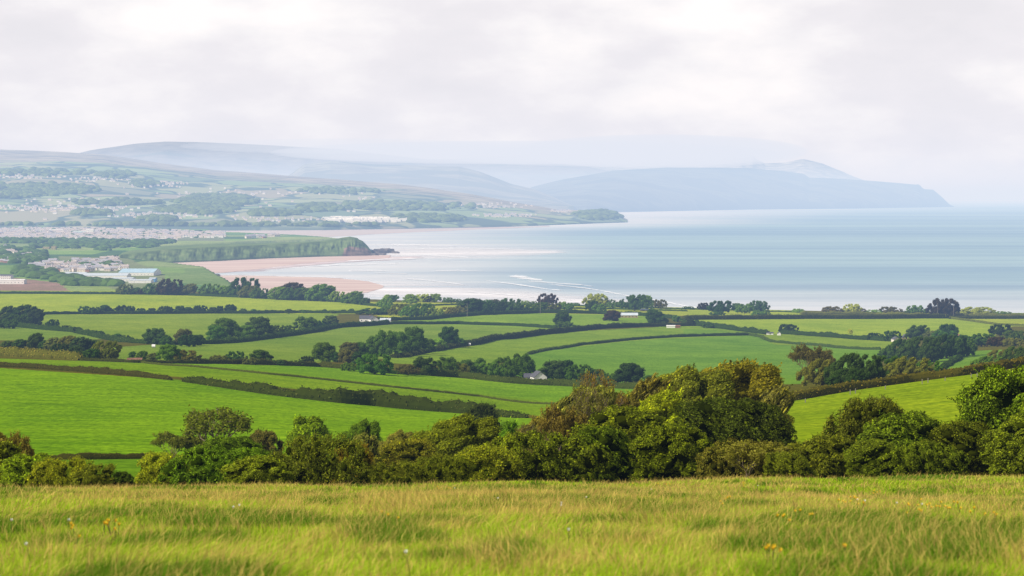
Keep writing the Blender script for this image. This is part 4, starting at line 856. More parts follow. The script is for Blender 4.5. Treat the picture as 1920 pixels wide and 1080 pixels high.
# ------------------------------------------------------------------ buildings
M_WHITE = flat_mat('white_render', (.78, .76, .72), .8, .06, .3); M_SLATE = flat_mat('slate', (.09, .09, .105), .7, .25, 2); M_TILE = flat_mat('clay_tile', (.30, .14, .09), .8, .25, 2)
M_CREAM = flat_mat('cream_render', (.66, .58, .48), .85, .1, .3); M_PALE = flat_mat('faded_slate', (.34, .33, .36), .8, .2, 1)
M_STONE = flat_mat('stone', (.34, .28, .13), .9, .2, 1); M_GLASS = flat_mat('window_glass', (.03, .035, .04), .2, .1, 1); M_METAL = flat_mat('pale_sheet_roof', (.55, .60, .64), .5, .08, .2)
M_BRICK = flat_mat('brick', (.36, .19, .13), .9, .2, 1); M_PINK = flat_mat('pink_render', (.70, .61, .55), .85, .1, .5); M_RUST = flat_mat('rusty_sheet', (.25, .12, .07), .8, .3, 1); M_BLUE = flat_mat('blue_sheet', (.12, .30, .55), .5, .1, .5)
def house(px, b, wpx, hpx, label, wall=M_WHITE, roof=M_SLATE, rz=0.0, axis='x', depth=8.0, rf=.45, chim=True, name='house', after=120, Y=None, nwin=3, cat='house', hip=0.0, group=None, floors=1):
    x, y, z = ground_at(px, b, after); 
    W = wpx / F * y; H = hpx / F * y; hw = H * (1 - rf); r = empty(name, (x, y, z - .1), rz); tag(r, label, cat, group)
    m = MB(); m.box(-W/2, W/2, 0, depth, -2, hw)
    if axis == 'y': m.face([(-W/2, 0, hw), (W/2, 0, hw), (0, 0, H - .15)]); m.face([(W/2, depth, hw), (-W/2, depth, hw), (0, depth, H - .15)])
    else: m.face([(-W/2, depth, hw), (-W/2, 0, hw), (-W/2, depth/2, H - .15)]); m.face([(W/2, 0, hw), (W/2, depth, hw), (W/2, depth/2, H - .15)])
    m.obj('wall', [wall], r)
    # roof: two pitched slabs
    m = MB(); ov = .35; th = .22
    if axis == 'x':
        for s in (0, 1):
            y0, y1 = (-ov, depth / 2) if s == 0 else (depth + ov, depth / 2); zz = hw - .2
            a = [(-W/2-ov, y0, zz), (W/2+ov, y0, zz), (W/2+ov-hip, y1, H), (-W/2-ov+hip, y1, H)]; up = [(p[0], p[1], p[2] + th) for p in a]
            m.face(up); m.face(a[::-1]); [m.face([a[i], a[(i+1) % 4], up[(i+1) % 4], up[i]]) for i in range(4)]
    else:
        for s in (-1, 1):
            a = [(s*(W/2+ov), -ov, hw-.2), (s*(W/2+ov), depth+ov, hw-.2), (0, depth+ov, H), (0, -ov, H)]; up = [(p[0], p[1], p[2] + th) for p in a]
            m.face(up); m.face(a[::-1]); [m.face([a[i], a[(i+1) % 4], up[(i+1) % 4], up[i]]) for i in range(4)]
    ro = m.obj('roof', [roof], r)
    if chim: m = MB(); m.box(W*.28, W*.28+.9, depth/2-.45, depth/2+.45, H-.6, H+1.1); m.obj('chimney', [M_BRICK], ro)
    for fl in range(floors):
        for i in range(nwin):
            wx = -W/2 + W * (i + .5) / nwin; zb = hw * (fl + .3) / floors; m = MB(); m.box(wx - min(.6, W/nwin*.3), wx + min(.6, W/nwin*.3), -.06, .05, zb, zb + min(1.3, hw * .45 / floors)); m.obj('window', [M_GLASS], r)
    return r
house(686, 604, 24, 12, 'white farmhouse with two dark gabled roofs, left of the farm', depth=9)
house(703, 605, 16, 11, 'dark-roofed farm building in the middle of the white farm', M_WHITE, M_SLATE, .3, 'y', 12, name='farm_building', cat='farm building', nwin=1)
house(722, 605, 20, 8, 'low white farm wing at the right of the farm', M_WHITE, M_METAL, -.1, 'x', 7, name='farm_building', cat='farm building', nwin=4)
house(998, 715, 30, 14, 'dark slate roofed wing of the cottage behind the wide hedge', M_WHITE, M_SLATE, 0, 'x', 7, name='cottage', cat='cottage', nwin=2)
house(1014, 717, 24, 20, 'white gable-ended cottage behind the wide hedge', M_WHITE, M_SLATE, .25, 'y', 9, name='cottage', cat='cottage', nwin=1, rf=.5, chim=False)
house(1180, 596, 32, 9, 'long low pale shed between the copper and dark trees', M_STONE, M_METAL, 0, 'x', 9, name='shed', cat='shed', nwin=5, chim=False)
house(1258, 615, 16, 5, 'small white flat shed at the end of the long dark hedge', M_WHITE, M_WHITE, 0, 'x', 4, name='shed', cat='shed', nwin=0, chim=False, rf=.2)
house(1271, 615, 9, 5, 'tiny rusty red shed beside the small white flat shed', M_RUST, M_RUST, 0, 'x', 4, name='shed', cat='shed', nwin=0, chim=False, rf=.2)
house(1444, 628, 12, 5, 'tiny white shed at the corner of the hedges', M_WHITE, M_SLATE, 0, 'x', 4, name='shed', cat='shed', nwin=1, chim=False, rf=.3)
house(1461, 629, 6, 7, 'tiny white gabled shed under the small round tree', M_WHITE, M_SLATE, 0, 'y', 4, name='shed', cat='shed', nwin=0, chim=False)
house(1682, 641, 13, 9, 'pinkish gabled house left of the big dark copse', M_PINK, M_SLATE, .2, 'y', 8, nwin=1, chim=False)
house(1697, 638, 8, 11, 'steep grey gable right of the pinkish house', M_STONE, M_SLATE, 0, 'y', 8, nwin=1, chim=False, rf=.6)
house(1799, 634, 8, 7, 'small brown-roofed house among the right-hand trees', M_PINK, M_TILE, 0, 'y', 8, nwin=1, chim=False, rf=.6)
house(645, 557, 34, 6, 'long low pale barn at the skyline, left of the shallow sea', M_STONE, M_METAL, 0, 'x', 12, name='barn', cat='barn', nwin=0, chim=False, rf=.4)
house(672, 558, 16, 6, 'small barn with red doors at the skyline', M_RUST, M_METAL, 0, 'x', 12, name='barn', cat='barn', nwin=3, chim=False, rf=.35)
house(1153, 571, 10, 6, 'small white house between skyline trees by the pale tree', M_WHITE, M_SLATE, 0, 'x', 8, nwin=2, chim=False)
house(1000, 571.5, 6, 3, 'tiny white hut on the skyline', M_WHITE, M_WHITE, 0, 'x', 4, name='hut', cat='hut', nwin=1, chim=False)
house(252, 678, 26, 6, 'low stone ruin with a rusty roof in the scrubby belt', M_STONE, M_RUST, .1, 'x', 6, name='ruin', cat='ruin', nwin=2, chim=False, rf=.3)
house(1208, 583, 16, 4, 'tiny pale shed behind the deep green skyline tree', M_STONE, M_METAL, 0, 'x', 6, name='shed', cat='shed', nwin=1, chim=False)
for px, b, lab in [(880, 648.5, 'white plastic-wrapped bale at the hedge of the copse'), (288, 652.5, 'white plastic-wrapped bale in the left field')]:
    x, y, z = ground_at(px, b); mb = MB(); N_ = 14; rr = 1.3
    mb.tube((-1.2, 0, rr), (1.2, 0, rr), rr, rr, N_); mb.face([(1.2, rr * math.cos(t), rr + rr * math.sin(t)) for t in np.linspace(0, 6.28, N_ + 1)[:-1]]); mb.face([(-1.2, rr * math.cos(-t), rr + rr * math.sin(-t)) for t in np.linspace(0, 6.28, N_ + 1)[:-1]])
    o = mb.obj('bale', [M_WHITE], None, True); o.location = (x, y, z); tag(o, lab, 'bale')
# the works and other larger buildings of the plain
AF = 4300
house(5, 533, 80, 9, 'long white flat-fronted building with dark windows at the left edge', M_WHITE, M_WHITE, 0, 'x', 30, name='factory', cat='building', nwin=12, chim=False, rf=.12, after=AF)
house(5, 524, 30, 9, 'two-storey white block with dark window bands at the left edge', M_WHITE, M_SLATE, 0, 'x', 30, name='office_block', cat='building', nwin=8, floors=2, chim=False, rf=.2, after=AF)
house(190, 524, 96, 11, 'long white works building with a row of dark bays', M_WHITE, M_METAL, 0, 'x', 60, name='factory', cat='building', nwin=16, chim=False, rf=.35, after=AF)
house(255, 517, 66, 12, 'pale blue roofed hall behind the white works', M_WHITE, flat_mat('pale_blue_sheet', (.42, .58, .68), .5, .1, .1), 0, 'x', 120, name='hall', cat='building', nwin=10, chim=False, rf=.5, after=AF)
house(228, 528, 40, 7, 'white flat hall between the works and the warehouse', M_WHITE, M_METAL, 0, 'x', 50, name='hall', cat='building', nwin=6, chim=False, rf=.2, after=AF)
house(140, 517, 40, 6, 'long pale low building left of the works', M_CREAM, M_METAL, 0, 'x', 50, name='warehouse', cat='building', nwin=8, chim=False, rf=.3, after=AF)
house(75, 505, 34, 8, 'pale grey block among trees by the seaside village', M_CREAM, M_PALE, 0, 'x', 40, name='office_block', cat='building', nwin=7, floors=2, chim=False, rf=.2, after=AF)
house(262, 531, 42, 7, 'white low warehouse with a blue end beside the copper tree', M_WHITE, M_METAL, 0, 'x', 40, name='warehouse', cat='building', nwin=2, chim=False, rf=.25, after=AF)
house(285, 529, 12, 8, 'small blue-walled shed at the end of the warehouse', M_BLUE, M_METAL, 0, 'x', 30, name='shed', cat='shed', nwin=0, chim=False, rf=.2, after=AF)
house(155, 439, 36, 6, 'pale turquoise flat-topped block in the far town', flat_mat('turquoise_render', (.5, .68, .70), .7, .06, .1), M_WHITE, 0, 'x', 60, name='apartment_block', cat='apartment block', nwin=10, floors=2, chim=False, rf=.1, after=AF)
house(168, 440, 14, 10, 'tall white apartment tower in the far town', M_WHITE, M_WHITE, 0, 'x', 40, name='apartment_block', cat='apartment block', nwin=4, floors=3, chim=False, rf=.08, after=AF)
house(105, 435, 26, 5, 'long white block in the far town, left of the turquoise one', M_WHITE, M_WHITE, 0, 'x', 40, name='apartment_block', cat='apartment block', nwin=8, chim=False, rf=.15, after=AF)
house(86, 467, 12, 4, 'low stone wing of the hall on the green plain', M_STONE, M_STONE, 0, 'x', 20, name='stone_hall', cat='building', nwin=3, chim=False, rf=.2, after=AF)
house(100, 468, 8, 7, 'square stone hall standing alone on the green plain', M_STONE, M_STONE, 0, 'y', 25, name='stone_hall', cat='building', nwin=2, chim=False, rf=.15, after=AF)
house(82, 420, 10, 2, 'small white farm above the far town', M_WHITE, M_WHITE, 0, 'x', 30, name='farm_building', cat='farm building', nwin=0, chim=False, after=AF)
def wallrun(pts, hm, name, label, cat, mat, after=AF, th=3):
    mb = MB()
    G = [ground_at(px, py, after) for px, py in pts]
    o0 = G[0]
    for a, b in zip(G[:-1], G[1:]):
        d = Vector((b[0]-a[0], b[1]-a[1], 0)).normalized(); nn = Vector((-d.y, d.x, 0)) * th / 2; A = Vector(a) - Vector(o0); B = Vector(b) - Vector(o0)
        q = [A - nn, B - nn, B + nn, A + nn]; lo = [v + Vector((0, 0, -3)) for v in q]; hi = [v + Vector((0, 0, hm)) for v in q]
        mb.face(hi); [mb.face([lo[i], lo[(i+1) % 4], hi[(i+1) % 4], hi[i]]) for i in range(4)]
    o = mb.obj(name, [mat]); o.location = o0; tag(o, label, cat); return o
# groyne on the near beach
a = P(385, 516.5, depth_at_z(516.5, 1.0)); b = P(422, 514, depth_at_z(514, 1.0)); mb = MB(); mb.box(0, b[0]-a[0], -8, 8, -3, 3.2)
for k in range(9): mb.box((b[0]-a[0]) * k / 9, (b[0]-a[0]) * k / 9 + 4, -11, -8.05, -3, 5)
o = mb.obj('groyne', [flat_mat('dark_timber', (.07, .06, .055))]); o.location = (a[0], a[1], 0); tag(o, 'dark timber groyne on the pink sand', 'groyne')

# small houses: one mesh kind, individual objects; the remainder of the far town as one mass
def small_house_mesh(name, wall, roof, w=11, d=8, h=5.5, rh=3.5):
    mb = MB(); mb.box(-w/2, w/2, -d/2, d/2, -2, h, 0); mb.gable(-w/2, w/2, -d/2, d/2, h + .02, h + rh, 1, .5); mb.box(w*.25, w*.25 + 1.2, -.6, .6, h + rh*.5, h + rh + 1, 0)
    for i in range(3): mb.box(-w/2 + w*(i+.5)/3 - .6, -w/2 + w*(i+.5)/3 + .6, -d/2 - .06, -d/2 + .1, h*.4, h*.4 + 1.5, 2)
    return mb.mesh(name, [wall, roof, M_GLASS])
M_TOWNROOF = flat_mat('weathered_clay', (.44, .38, .35), .8, .2, 1)
SH = [small_house_mesh('cottage_mesh', w, r, ww, 9) for w, r, ww in [(M_WHITE, M_PALE, 12), (M_CREAM, M_PALE, 14), (M_PINK, M_TOWNROOF, 11), (M_WHITE, M_TOWNROOF, 13), (M_CREAM, M_TOWNROOF, 18), (M_BRICK, M_PALE, 12)]]
def pick_in(poly, r):
    xs = [p[0] for p in poly]; ys = [p[1] for p in poly]
    while True:
        x, y = r.uniform(min(xs), max(xs)), r.uniform(min(ys), max(ys))
        if inpoly(np.array([x]), np.array([y]), poly)[0]: return x, y
def cluster(poly, n, label, group, seed, sc=(1, 1.3)):
    r = random.Random(seed)
    for _ in range(n):
        px, py = pick_in(poly, r); x, y, z = ground_at(px, py, AF)
        if z < 2: continue
        o = bpy.data.objects.new('house', r.choice(SH)); o.location = (x, y, z); o.rotation_euler = (0, 0, r.choice((0, .15, -.2, 1.57, .6))); s = r.uniform(*sc); o.scale = (s * 1.1, s, s); link(o); tag(o, label, 'house', group)
cluster([(-40,466),(10,462),(50,470),(85,480),(80,492),(40,496),(-40,490)], 42, 'small house among dark trees in the hamlet at the left edge', 'houses of the left-edge hamlet', 1)
cluster([(60,500),(110,490),(160,490),(215,486),(232,500),(240,508),(170,510),(100,512)], 150, 'small pale house in the seaside village behind the works', 'houses of the seaside village', 2, (.9, 1.5))
cluster([(-40,422),(60,426),(200,432),(300,436),(300,444),(200,446),(-40,446)], 90, 'small pinkish white house of the far dense town', 'houses of the far town', 3, (1.3, 2.0))
cluster([(300,436),(415,440),(415,446),(300,447)], 16, 'small pale house at the beach end of the far town', 'houses at the beach end of the town', 4, (1.2, 1.8))
cluster([(455,444.5),(520,442.5),(520,446),(460,448)], 14, 'small white house of the hamlet beside the far beach', 'houses beside the far beach', 5, (1.3, 2.0))
def town_mass(name, spots, mats, label, cat, seed, sx=(10, 24), sz=(6, 11)):
    mb = MB(); r = random.Random(seed)
    for (x, y, z) in spots:
        w, d, h = r.uniform(*sx), r.uniform(10, 16), r.uniform(*sz); m = r.choice((0, 0, 0, 1)); k = r.choice((2, 3, 3))
        i = len(mb.v); mb.box(x-w/2, x+w/2, y-d/2, y+d/2, z-3, z+h, m); mb.gable(x-w/2, x+w/2, y-d/2, y+d/2, z+h+.02, z+h+4, k, .5)
    o = mb.obj(name, mats); tag(o, label, cat, kind='stuff'); return o
r = random.Random(11); spots = []
for poly, n in [([(-100,420),(60,424),(200,430),(420,437),(420,446),(200,448),(-100,449)], 2200), ([(190,448),(330,448),(330,453),(190,452)], 60)]:
    for _ in range(n):
        x, y, z = ground_at(*pick_in(poly, r), AF)
        if z > 3: spots.append((x, y, z))
town_mass('far_town', spots, [M_WHITE, M_PINK, M_PALE, M_TOWNROOF], 'dense mass of small pinkish white houses on the coastal plain', 'town', 12)
# hillside hamlets on the sheet of the first hill
def on_hill(px, t):
    nx = 520; i = int(np.clip((px + 500) / (1676) * (nx - 1), 0, nx - 1)); j = int(np.clip(t * 119, 1, 118)); return H1V[j, i]
def hill_spots(px0, px1, py0, py1, n, r):
    out = []
    Vf = H1V[:120]; t_ = (Vf[..., 2] - ZC) / Vf[..., 1]; v = (sp + t_ * cp) / (cp - t_ * sp); PYh = 540 - F * v; PXh = 960 + F * Vf[..., 0] / Vf[..., 1]
    for _ in range(n):
        ga, gr = r.uniform(0, 6.283), r.random() ** .6; px = (px0 + px1) / 2 + (px1 - px0) / 2 * gr * math.cos(ga) * r.uniform(.85, 1.15); py = (py0 + py1) / 2 + (py1 - py0) / 2 * gr * math.sin(ga) * r.uniform(.8, 1.2) ; i = int(np.clip((px + 500) / 1676 * 519, 0, 519)); j = int(np.argmin(np.abs(PYh[:, i] - py)))
        if 1 < j < 118:
            p = Vf[j, i]; q = Vf[j, min(i + 1, 519)]; u = r.random(); out.append(tuple(p * (1 - u) + q * u))
    return out
spots = []
for a0, a1, b0, b1, n in [(-40,120,328,336,110),(120,260,333,342,60),(230,360,340,352,150),(-40,260,386,398,230),(200,400,399,410,170),(420,640,408,416,70),(60,260,372,380,30),(300,600,358,368,60),(850,1000,381,392,90),(890,1000,400,408,110),(1030,1075,393,397,50),(1040,1060,396,400,12),(640,700,352,400,25),(-40,700,345,425,90)]:
    n = int(n * .6)
    spots += hill_spots(a0, a1, b0, b1, n, r)
town_mass('hillside_villages', spots, [M_CREAM, M_WHITE, M_PALE, M_PALE], 'scattered white villages across the hazy hillside', 'village', 13, (10, 26), (6, 11))
spots = hill_spots(612, 745, 408, 417, 60, r); mb = MB()
for (x, y, z) in spots: w = r.uniform(60, 200); mb.box(x-w/2, x+w/2, y-20, y+20, z-5, z+14)
tag(mb.obj('holiday_park', [M_WHITE]), 'bright white rows of holiday park roofs by the far shore', 'holiday park', kind='stuff')
# woods on the hillside and the plain, as masses
def wood_mass(name, pts, size, label, col, seed, gz_=False):
    r = np.random.default_rng(seed); n = len(pts); Vs = []; k = len(ICO_V)
    pts = np.array(pts); s = size[0] + (size[1] - size[0]) * r.random(n)
    V = ICO_V[None] * (1 + .25 * (r.random((n, k, 1)) - .5)) * s[:, None, None] * np.array([1.3, 1.3, .75]) + pts[:, None, :] + np.array([0, 0, 1]) * (s * .25)[:, None, None]
    Fc = (ICO_F[None] + (np.arange(n) * k)[:, None, None]).reshape(-1, 3); tv = np.repeat(.7 + .7 * r.random(n), k)
    me = npmesh(name, V.reshape(-1, 3), Fc.ravel(), np.arange(len(Fc)) * 3, [M_LEAF], None, False, {'tint': np.stack([tv, tv, tv], 1)})
    o = link(bpy.data.objects.new(name, me)); o.color = far_col(col); tag(o, label, 'woodland', kind='stuff')
pts = []
for a0, a1, b0, b1, n in [(-40,180,346,366,900),(-40,80,361,372,250),(340,480,366,388,900),(330,430,374,384,150),(140,300,376,386,200),(300,440,386,402,800),(140,210,397,405,200),(270,330,408,416,200),(460,560,396,406,250),(560,640,385,398,200),(180,260,322,334,120),(-40,180,318,330,300),(560,720,352,364,200),(240,300,340,350,120),(740,870,404,418,260),(600,900,380,396,350),(1080,1165,396,412,400),(-40,700,420,427,260)]:
    n = int(n * .6); cx_, wx_ = (a0 + a1) / 2, (a1 - a0) / 2; cand = hill_spots(a0, a1, b0, b1, n, r); pts += cand
wood_mass('hillside_woods', pts, (13, 32), 'dark hazy woods scattered over the far hillside', (78,94,74), 3)
pts = []
for poly, n in [([(-100,448),(180,450),(330,453),(330,458),(100,457),(-100,456)], 500), ([(60,460),(120,458),(150,466),(60,466)], 60), ([(110,458),(250,456),(300,458),(290,464),(200,466),(120,462)], 160), ([(255,457),(290,458),(292,466),(258,466)], 40), ([(0,460),(85,474),(85,492),(40,497),(0,490)], 150), ([(20,505),(60,500),(120,520),(180,530),(130,533),(40,518)], 160),
                ([(40,425),(400,436),(400,446),(40,446)], 380), ([(120,528),(220,532),(220,537),(130,536)], 90), ([(130,495),(230,495),(230,505),(130,505)], 50), ([(180,466),(200,464),(205,470),(182,470)], 20)]:
    for _ in range(n):
        x, y, z = ground_at(*pick_in(poly, r), AF)
        if z > 3: pts.append((x, y, z))
wood_mass('plain_scrub', pts, (6, 15), 'dark scrub and tree belts across the coastal plain', (60,84,48), 4)
# rocks at the tip of the cliff headland
rr = np.random.default_rng(8)
for k, (px, py, s) in enumerate([(703,476,60),(712,475,55),(722,474.5,62),(732,474.5,46),(741,475,34),(716,478,40),(700,479,40)]):
    y = float(depth_at_z(py, 0)); v = ICO_V * (1 + .5 * (rr.random((len(ICO_V), 1)) - .5)) * np.array([s * 1.3 * .35, s * .5, s * .22 * (1.3 if k < 4 else .7)])
    me = npmesh('rock', v, ICO_F.ravel(), np.arange(len(ICO_F)) * 3, [flat_mat('dark_rock', (.13, .11, .10), .9, .35, .05)], None, False)
    o = link(bpy.data.objects.new('rock', me)); o.location = (float(tx(px, py)) * y, y, 2); tag(o, 'dark sea rock off the tip of the cliff headland', 'rock', 'rocks off the headland')

# ------------------------------------------------------------------ foreground meadow
def grass_mat():
    m, nt, ns, ls = new_mat('grass_blades')
    out = ns.new('ShaderNodeOutputMaterial'); at = N(ns, 'ShaderNodeAttribute', attribute_name='tint')
    p = N(ns, 'ShaderNodeBsdfPrincipled', Roughness=0.7); p.inputs['Specular IOR Level'].default_value = 0.08; ls.new(at.outputs['Color'], p.inputs['Base Color'])
    t = ns.new('ShaderNodeBsdfTranslucent'); ls.new(at.outputs['Color'], t.inputs['Color']); mx = N(ns, 'ShaderNodeMixShader'); mx.inputs[0].default_value = .4
    ls.new(p.outputs[0], mx.inputs[1]); ls.new(t.outputs[0], mx.inputs[2]); ls.new(mx.outputs[0], out.inputs[0]); return m
def meadow():
    r = np.random.default_rng(5); n = 1150000
    u = r.random(n); Y = 9.5 * (92 / 9.5) ** (u ** 0.92)                      # denser near
    a = tx(-140) + (tx(2060) - tx(-140)) * r.random(n); x = a * Y + (r.random(n) - .5) * 5.0; z = gz(x, Y)
    patch = .5 * fbm(x / .8 + 9, Y / 1.7, 3, 41) + .5 * fbm(x / 2.2 + 9, Y / 4.5, 3, 46); p2 = fbm(x / .55, Y / 1.0, 4, 43); p3 = fbm(x / 5, Y / 9, 3, 44)
    tuft = sstep(.545, .62, patch)                                            # dark green tufts
    straw = .85 * sstep(.50, .62, p2 * .55 + p3 * .45) * (1 - tuft)
    sc = np.clip(Y / 22, .8, 3.2)
    h = (.05 + .09 * r.random(n) + .06 * tuft + .04 * straw) * (.7 + .7 * p3); seed = (r.random(n) < .05 + .16 * straw); h = np.where(seed, h * 1.4 + .04, h)
    w = (.0024 + .0024 * r.random(n)) * sc * np.where(seed, .7, 1.0)
    dirn = 2.2 * (fbm(x / 1.1 + 30, Y / 2.0, 3, 55) - .42)
    lx = (dirn + 1.1 * (r.random(n) - .5)) * h; ly = (r.random(n) - .5) * 1.0 * h; th = r.random(n) * math.pi; bx, by = np.cos(th) * w, np.sin(th) * w * .6
    base = np.stack([x, Y, z - .02], -1); B = np.stack([bx, by, bx * 0], -1)
    m1 = base + np.stack([lx * .28, ly * .28, h * .52], -1); m2 = base + np.stack([lx, ly, h * .96 - .25 * np.abs(lx)], -1)
    V = np.stack([base - B, base + B, m1 - B * .8, m1 + B * .8, m2], 1).reshape(-1, 3)
    i = np.arange(n)[:, None] * 5
    q = (i + np.array([[0, 1, 3, 2]])).ravel(); t = (i + np.array([[2, 3, 4]])).ravel()
    st = np.r_[np.arange(n) * 4, n * 4 + np.arange(n) * 3]
    g1 = np.array([.26, .42, .012]); g2 = np.array([.48, .62, .025]); g3 = np.array([.11, .22, .008]); s1 = np.array([.75, .58, .13]); s2 = np.array([.45, .29, .08])
    k = r.random((n, 1)); c = g1 * (1 - k) + g2 * k; c = c * (1 - tuft[:, None]) + g3 * (.7 + .6 * k) * tuft[:, None]
    ks = np.clip(straw * .8 + .08, 0, 1); iss = (r.random(n) < ks * .55) | seed; sk = r.random((n, 1)); c = np.where(iss[:, None], s1 * (1 - sk) + s2 * sk, c)
    c = c * (.72 + .72 * r.random((n, 1)))
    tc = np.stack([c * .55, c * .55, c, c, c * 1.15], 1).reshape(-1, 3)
    me = npmesh('meadow_grass', V, np.r_[q, t], st, [grass_mat()], None, False, {'tint': tc})
    o = link(bpy.data.objects.new('meadow_grass', me)); tag(o, 'long windblown meadow grass with straw coloured seed heads', 'grass', kind='stuff')
meadow()
def flower_mesh(name, petal, heart, rad):
    mb = MB(); mb.tube((0, 0, 0), (.01, 0, .13), .003, .002, 4, 0)
    for k in range(6):
        a = k * math.pi / 3; c, s = math.cos(a), math.sin(a); c2, s2 = math.cos(a + .45), math.sin(a + .45); c3, s3 = math.cos(a - .45), math.sin(a - .45)
        mb.face([(.01, 0, .13), (.01 + rad*.7*c3, rad*.7*s3, .145), (.01 + rad*c, rad*s, .155), (.01 + rad*.7*c2, rad*.7*s2, .145)], 1)
    mb.tube((.01, 0, .132), (.01, 0, .145), rad*.3, rad*.25, 6, 2); return mb.mesh(name, [M_STEM, petal, heart])
M_STEM = flat_mat('stem', (.06, .12, .02)); M_YEL = flat_mat('yellow_petal', (.85, .55, .02), .5, .08); M_YEL2 = flat_mat('yellow_heart', (.6, .35, .02)); M_WPET = flat_mat('white_petal', (.85, .85, .8), .6, .05)
FY = flower_mesh('buttercup_mesh', M_YEL, M_YEL2, .014); FW = flower_mesh('daisy_mesh', M_WPET, M_YEL2, .012)
def fg_at(px, py):
    Y = np.exp(np.linspace(math.log(8), math.log(78), 700)); a = float(tx(px, py)); s = (gz(a * Y, Y) + .2 - ZC) / Y - float(tz(py)); i = np.where(s >= 0)[0]; i = i[0] if len(i) else 699; return a * Y[i], Y[i], gz1(a * Y[i], Y[i])
r = random.Random(21)
yc = [(1590,930,34,8,14),(1735,940,40,10,16),(210,968,24,14,8),(830,910,14,3,5),(1395,905,12,5,5),(1355,928,16,5,5),(1445,1010,10,4,5),(1480,955,50,10,8),(1820,945,60,12,8),(1200,905,100,6,5),(1590,1003,4,3,2),(720,955,20,8,3),(1640,920,12,4,5),(135,980,20,10,4)]
for cx_, cy_, dx, dy, n in yc:
    for _ in range(n):
        x, y, z = fg_at(cx_ + r.gauss(0, dx * .5), cy_ + r.gauss(0, dy * .5)); o = bpy.data.objects.new('buttercup', FY); o.location = (x, y, z + .02); o.rotation_euler = (.5, r.uniform(-.3, .3), r.uniform(-.4, .4)); s = .75 + y / 75; o.scale = (s, s, 1.0 + .3 * r.random()); link(o); tag(o, 'small yellow buttercup in the long grass', 'flower', 'buttercups in the meadow')
for px, py in [(1608,932),(1614,934),(1727,940),(1418,909),(440,945),(452,942),(853,913),(1050,938),(1047,942),(1100,928),(127,968),(1066,985),(1675,938),(1220,915),(935,930),(60,1010),(770,1025),(20,968)]:
    x, y, z = fg_at(px, py); o = bpy.data.objects.new('daisy', FW); o.location = (x, y, z + .03); o.rotation_euler = (.5, 0, r.uniform(-.4, .4)); s = .75 + y / 80; o.scale = (s, s, 1.2); link(o); tag(o, 'small white daisy in the long grass', 'flower', 'daisies in the meadow')

# ------------------------------------------------------------------ haze (air volume, its airlight put in as emission) and a low cloud on the mountain
HZ = np.array([.77, .825, .93]); SIG = np.array([.0205, .0290, .042]) / 1000.0
def vol_mat(name, sig, hz):
    m, nt, ns, ls = new_mat(name); out = ns.new('ShaderNodeOutputMaterial'); D_ = float(max(sig)) * 1.25
    ab = N(ns, 'ShaderNodeVolumeAbsorption', Density=D_); ab.inputs['Color'].default_value = (*[1 - s / D_ for s in sig], 1)
    em = N(ns, 'ShaderNodeEmission', Strength=float(max(sig))); em.inputs['Color'].default_value = (*[float(h * s / max(sig)) for h, s in zip(hz, sig)], 1)
    ad = ns.new('ShaderNodeAddShader'); ls.new(ab.outputs[0], ad.inputs[0]); ls.new(em.outputs[0], ad.inputs[1]); ls.new(ad.outputs[0], out.inputs['Volume']); return m
mb = MB(); mb.box(-150000, 150000, -3000, 330000, -60, 760); tag(mb.obj('haze', [vol_mat('haze', SIG, HZ)]), kind='structure')
def cloud(px, py, Y, sx, sy, sz, od):
    sig = np.array([1, 1, 1]) * od / (2 * sy); v, f = icos(3); c = P(px, py, Y)
    me = npmesh('low_cloud', v * np.array([sx, sy, sz]), f.ravel(), np.arange(len(f)) * 3, [vol_mat('cloud', sig, np.array([.80, .82, .90]))], None, True)
    o = link(bpy.data.objects.new('low_cloud', me)); o.location = c; tag(o, kind='structure')
cloud(900, 345, 27500, 7500, 3000, 420, .4)  # thin haze veil added before the far ridges to fade them
cloud(1240, 284, 58500, 3600, 1500, 420, 2.4)
cloud(980, 286, 53000, 5600, 2400, 260, 2.4)
cloud(1150, 292, 57000, 4200, 1800, 260, 1.6)
cloud(640, 274, 53500, 3600, 1700, 170, .8)

# ------------------------------------------------------------------ world, sun, camera
SUN = Vector((-0.66, -0.36, 0.62)).normalized()
w = bpy.data.worlds.new('World'); scn.world = w; w.use_nodes = True; ns = w.node_tree.nodes; ls = w.node_tree.links; ns.clear()
out = ns.new('ShaderNodeOutputWorld'); sky = ns.new('ShaderNodeTexSky'); sky.sky_type = 'NISHITA'; sky.sun_disc = False
sky.sun_elevation = math.asin(SUN.z); sky.sun_rotation = math.atan2(SUN.x, SUN.y)
b1 = N(ns, 'ShaderNodeBackground', Strength=0.07); ls.new(sky.outputs[0], b1.inputs[0])
tc = ns.new('ShaderNodeTexCoord'); mp = ns.new('ShaderNodeMapping'); mp.inputs['Scale'].default_value = (1, 1, 2.4); ls.new(tc.outputs['Generated'], mp.inputs['Vector'])
n1 = N(ns, 'ShaderNodeTexNoise', Scale=15.0, Detail=7.0); n1.inputs['Roughness'].default_value = .52; ls.new(mp.outputs[0], n1.inputs['Vector'])
n2 = N(ns, 'ShaderNodeTexNoise', Scale=4.5, Detail=3.0); ls.new(mp.outputs[0], n2.inputs['Vector'])
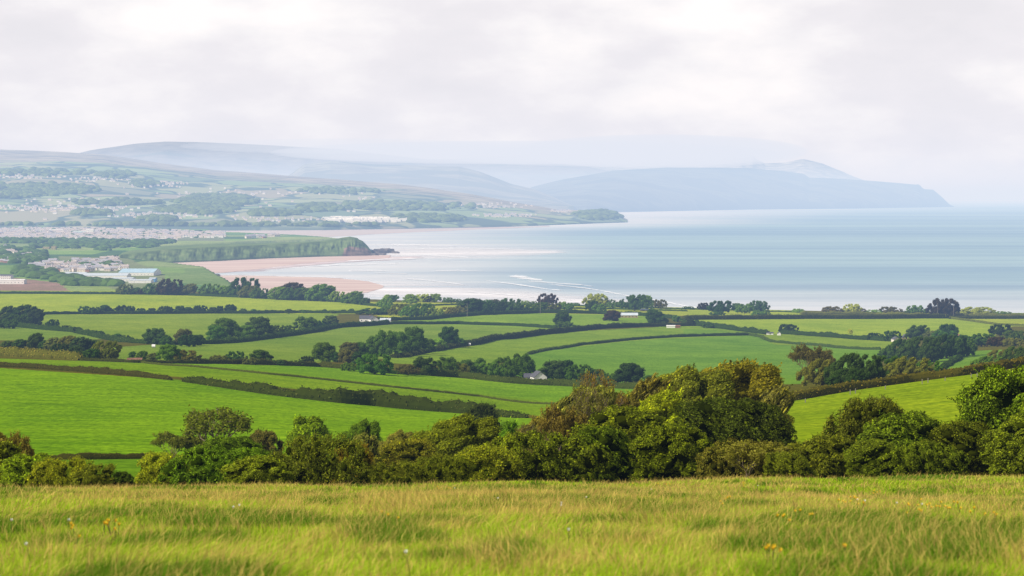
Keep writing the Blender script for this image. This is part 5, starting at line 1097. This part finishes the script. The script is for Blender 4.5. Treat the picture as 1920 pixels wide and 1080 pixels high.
nm = mth(ns, ls, 'ADD', mth(ns, ls, 'MULTIPLY', n1.outputs[0], .6), mth(ns, ls, 'MULTIPLY', n2.outputs[0], .4))
cr = ramp(ns, [(0.39, (.80, .77, .785)), (0.47, (.85, .815, .83)), (0.53, (.93, .90, .90)), (0.60, (1.03, .99, .97))]); ls.new(nm, cr.inputs[0])
b2 = N(ns, 'ShaderNodeBackground', Strength=1.05); ls.new(cr.outputs[0], b2.inputs[0])
sx = ns.new('ShaderNodeSeparateXYZ'); ls.new(tc.outputs['Generated'], sx.inputs[0])
mr = ns.new('ShaderNodeMapRange'); mr.inputs['From Min'].default_value = .12; mr.inputs['From Max'].default_value = .5; mr.inputs['To Min'].default_value = 1.0; mr.inputs['To Max'].default_value = .12; ls.new(sx.outputs['Z'], mr.inputs['Value'])
mx = ns.new('ShaderNodeMixShader'); ls.new(mr.outputs[0], mx.inputs[0]); ls.new(b1.outputs[0], mx.inputs[1]); ls.new(b2.outputs[0], mx.inputs[2]); ls.new(mx.outputs[0], out.inputs[0])
sl = bpy.data.lights.new('sun', 'SUN'); sl.energy = 5.0; sl.angle = R(0.8); sl.color = (1.0, .95, .86); so = link(bpy.data.objects.new('sun', sl)); so.rotation_euler = SUN.to_track_quat('Z', 'Y').to_euler()
cam = bpy.data.cameras.new('camera'); cam.sensor_width = 36; cam.lens = 36 * F / 1920; cam.clip_start = .5; cam.clip_end = 500000
cam.dof.use_dof = True; cam.dof.focus_distance = 260; cam.dof.aperture_fstop = 6.5
co = link(bpy.data.objects.new('camera', cam)); co.location = (0, 0, ZC); co.rotation_euler = (math.pi / 2 - PITCH, 0, 0); scn.camera = co
scn.view_settings.view_transform = 'Standard'; scn.view_settings.look = 'None'; scn.view_settings.exposure = 0
scn.render.engine = 'CYCLES'; cy = scn.cycles; cy.use_denoising = True
try: cy.denoiser = 'OPENIMAGEDENOISE'
except Exception: pass
cy.max_bounces = 5; cy.diffuse_bounces = 3; cy.glossy_bounces = 2; cy.transmission_bounces = 3; cy.volume_bounces = 0; cy.transparent_max_bounces = 8; cy.use_adaptive_sampling = True; cy.adaptive_threshold = .02
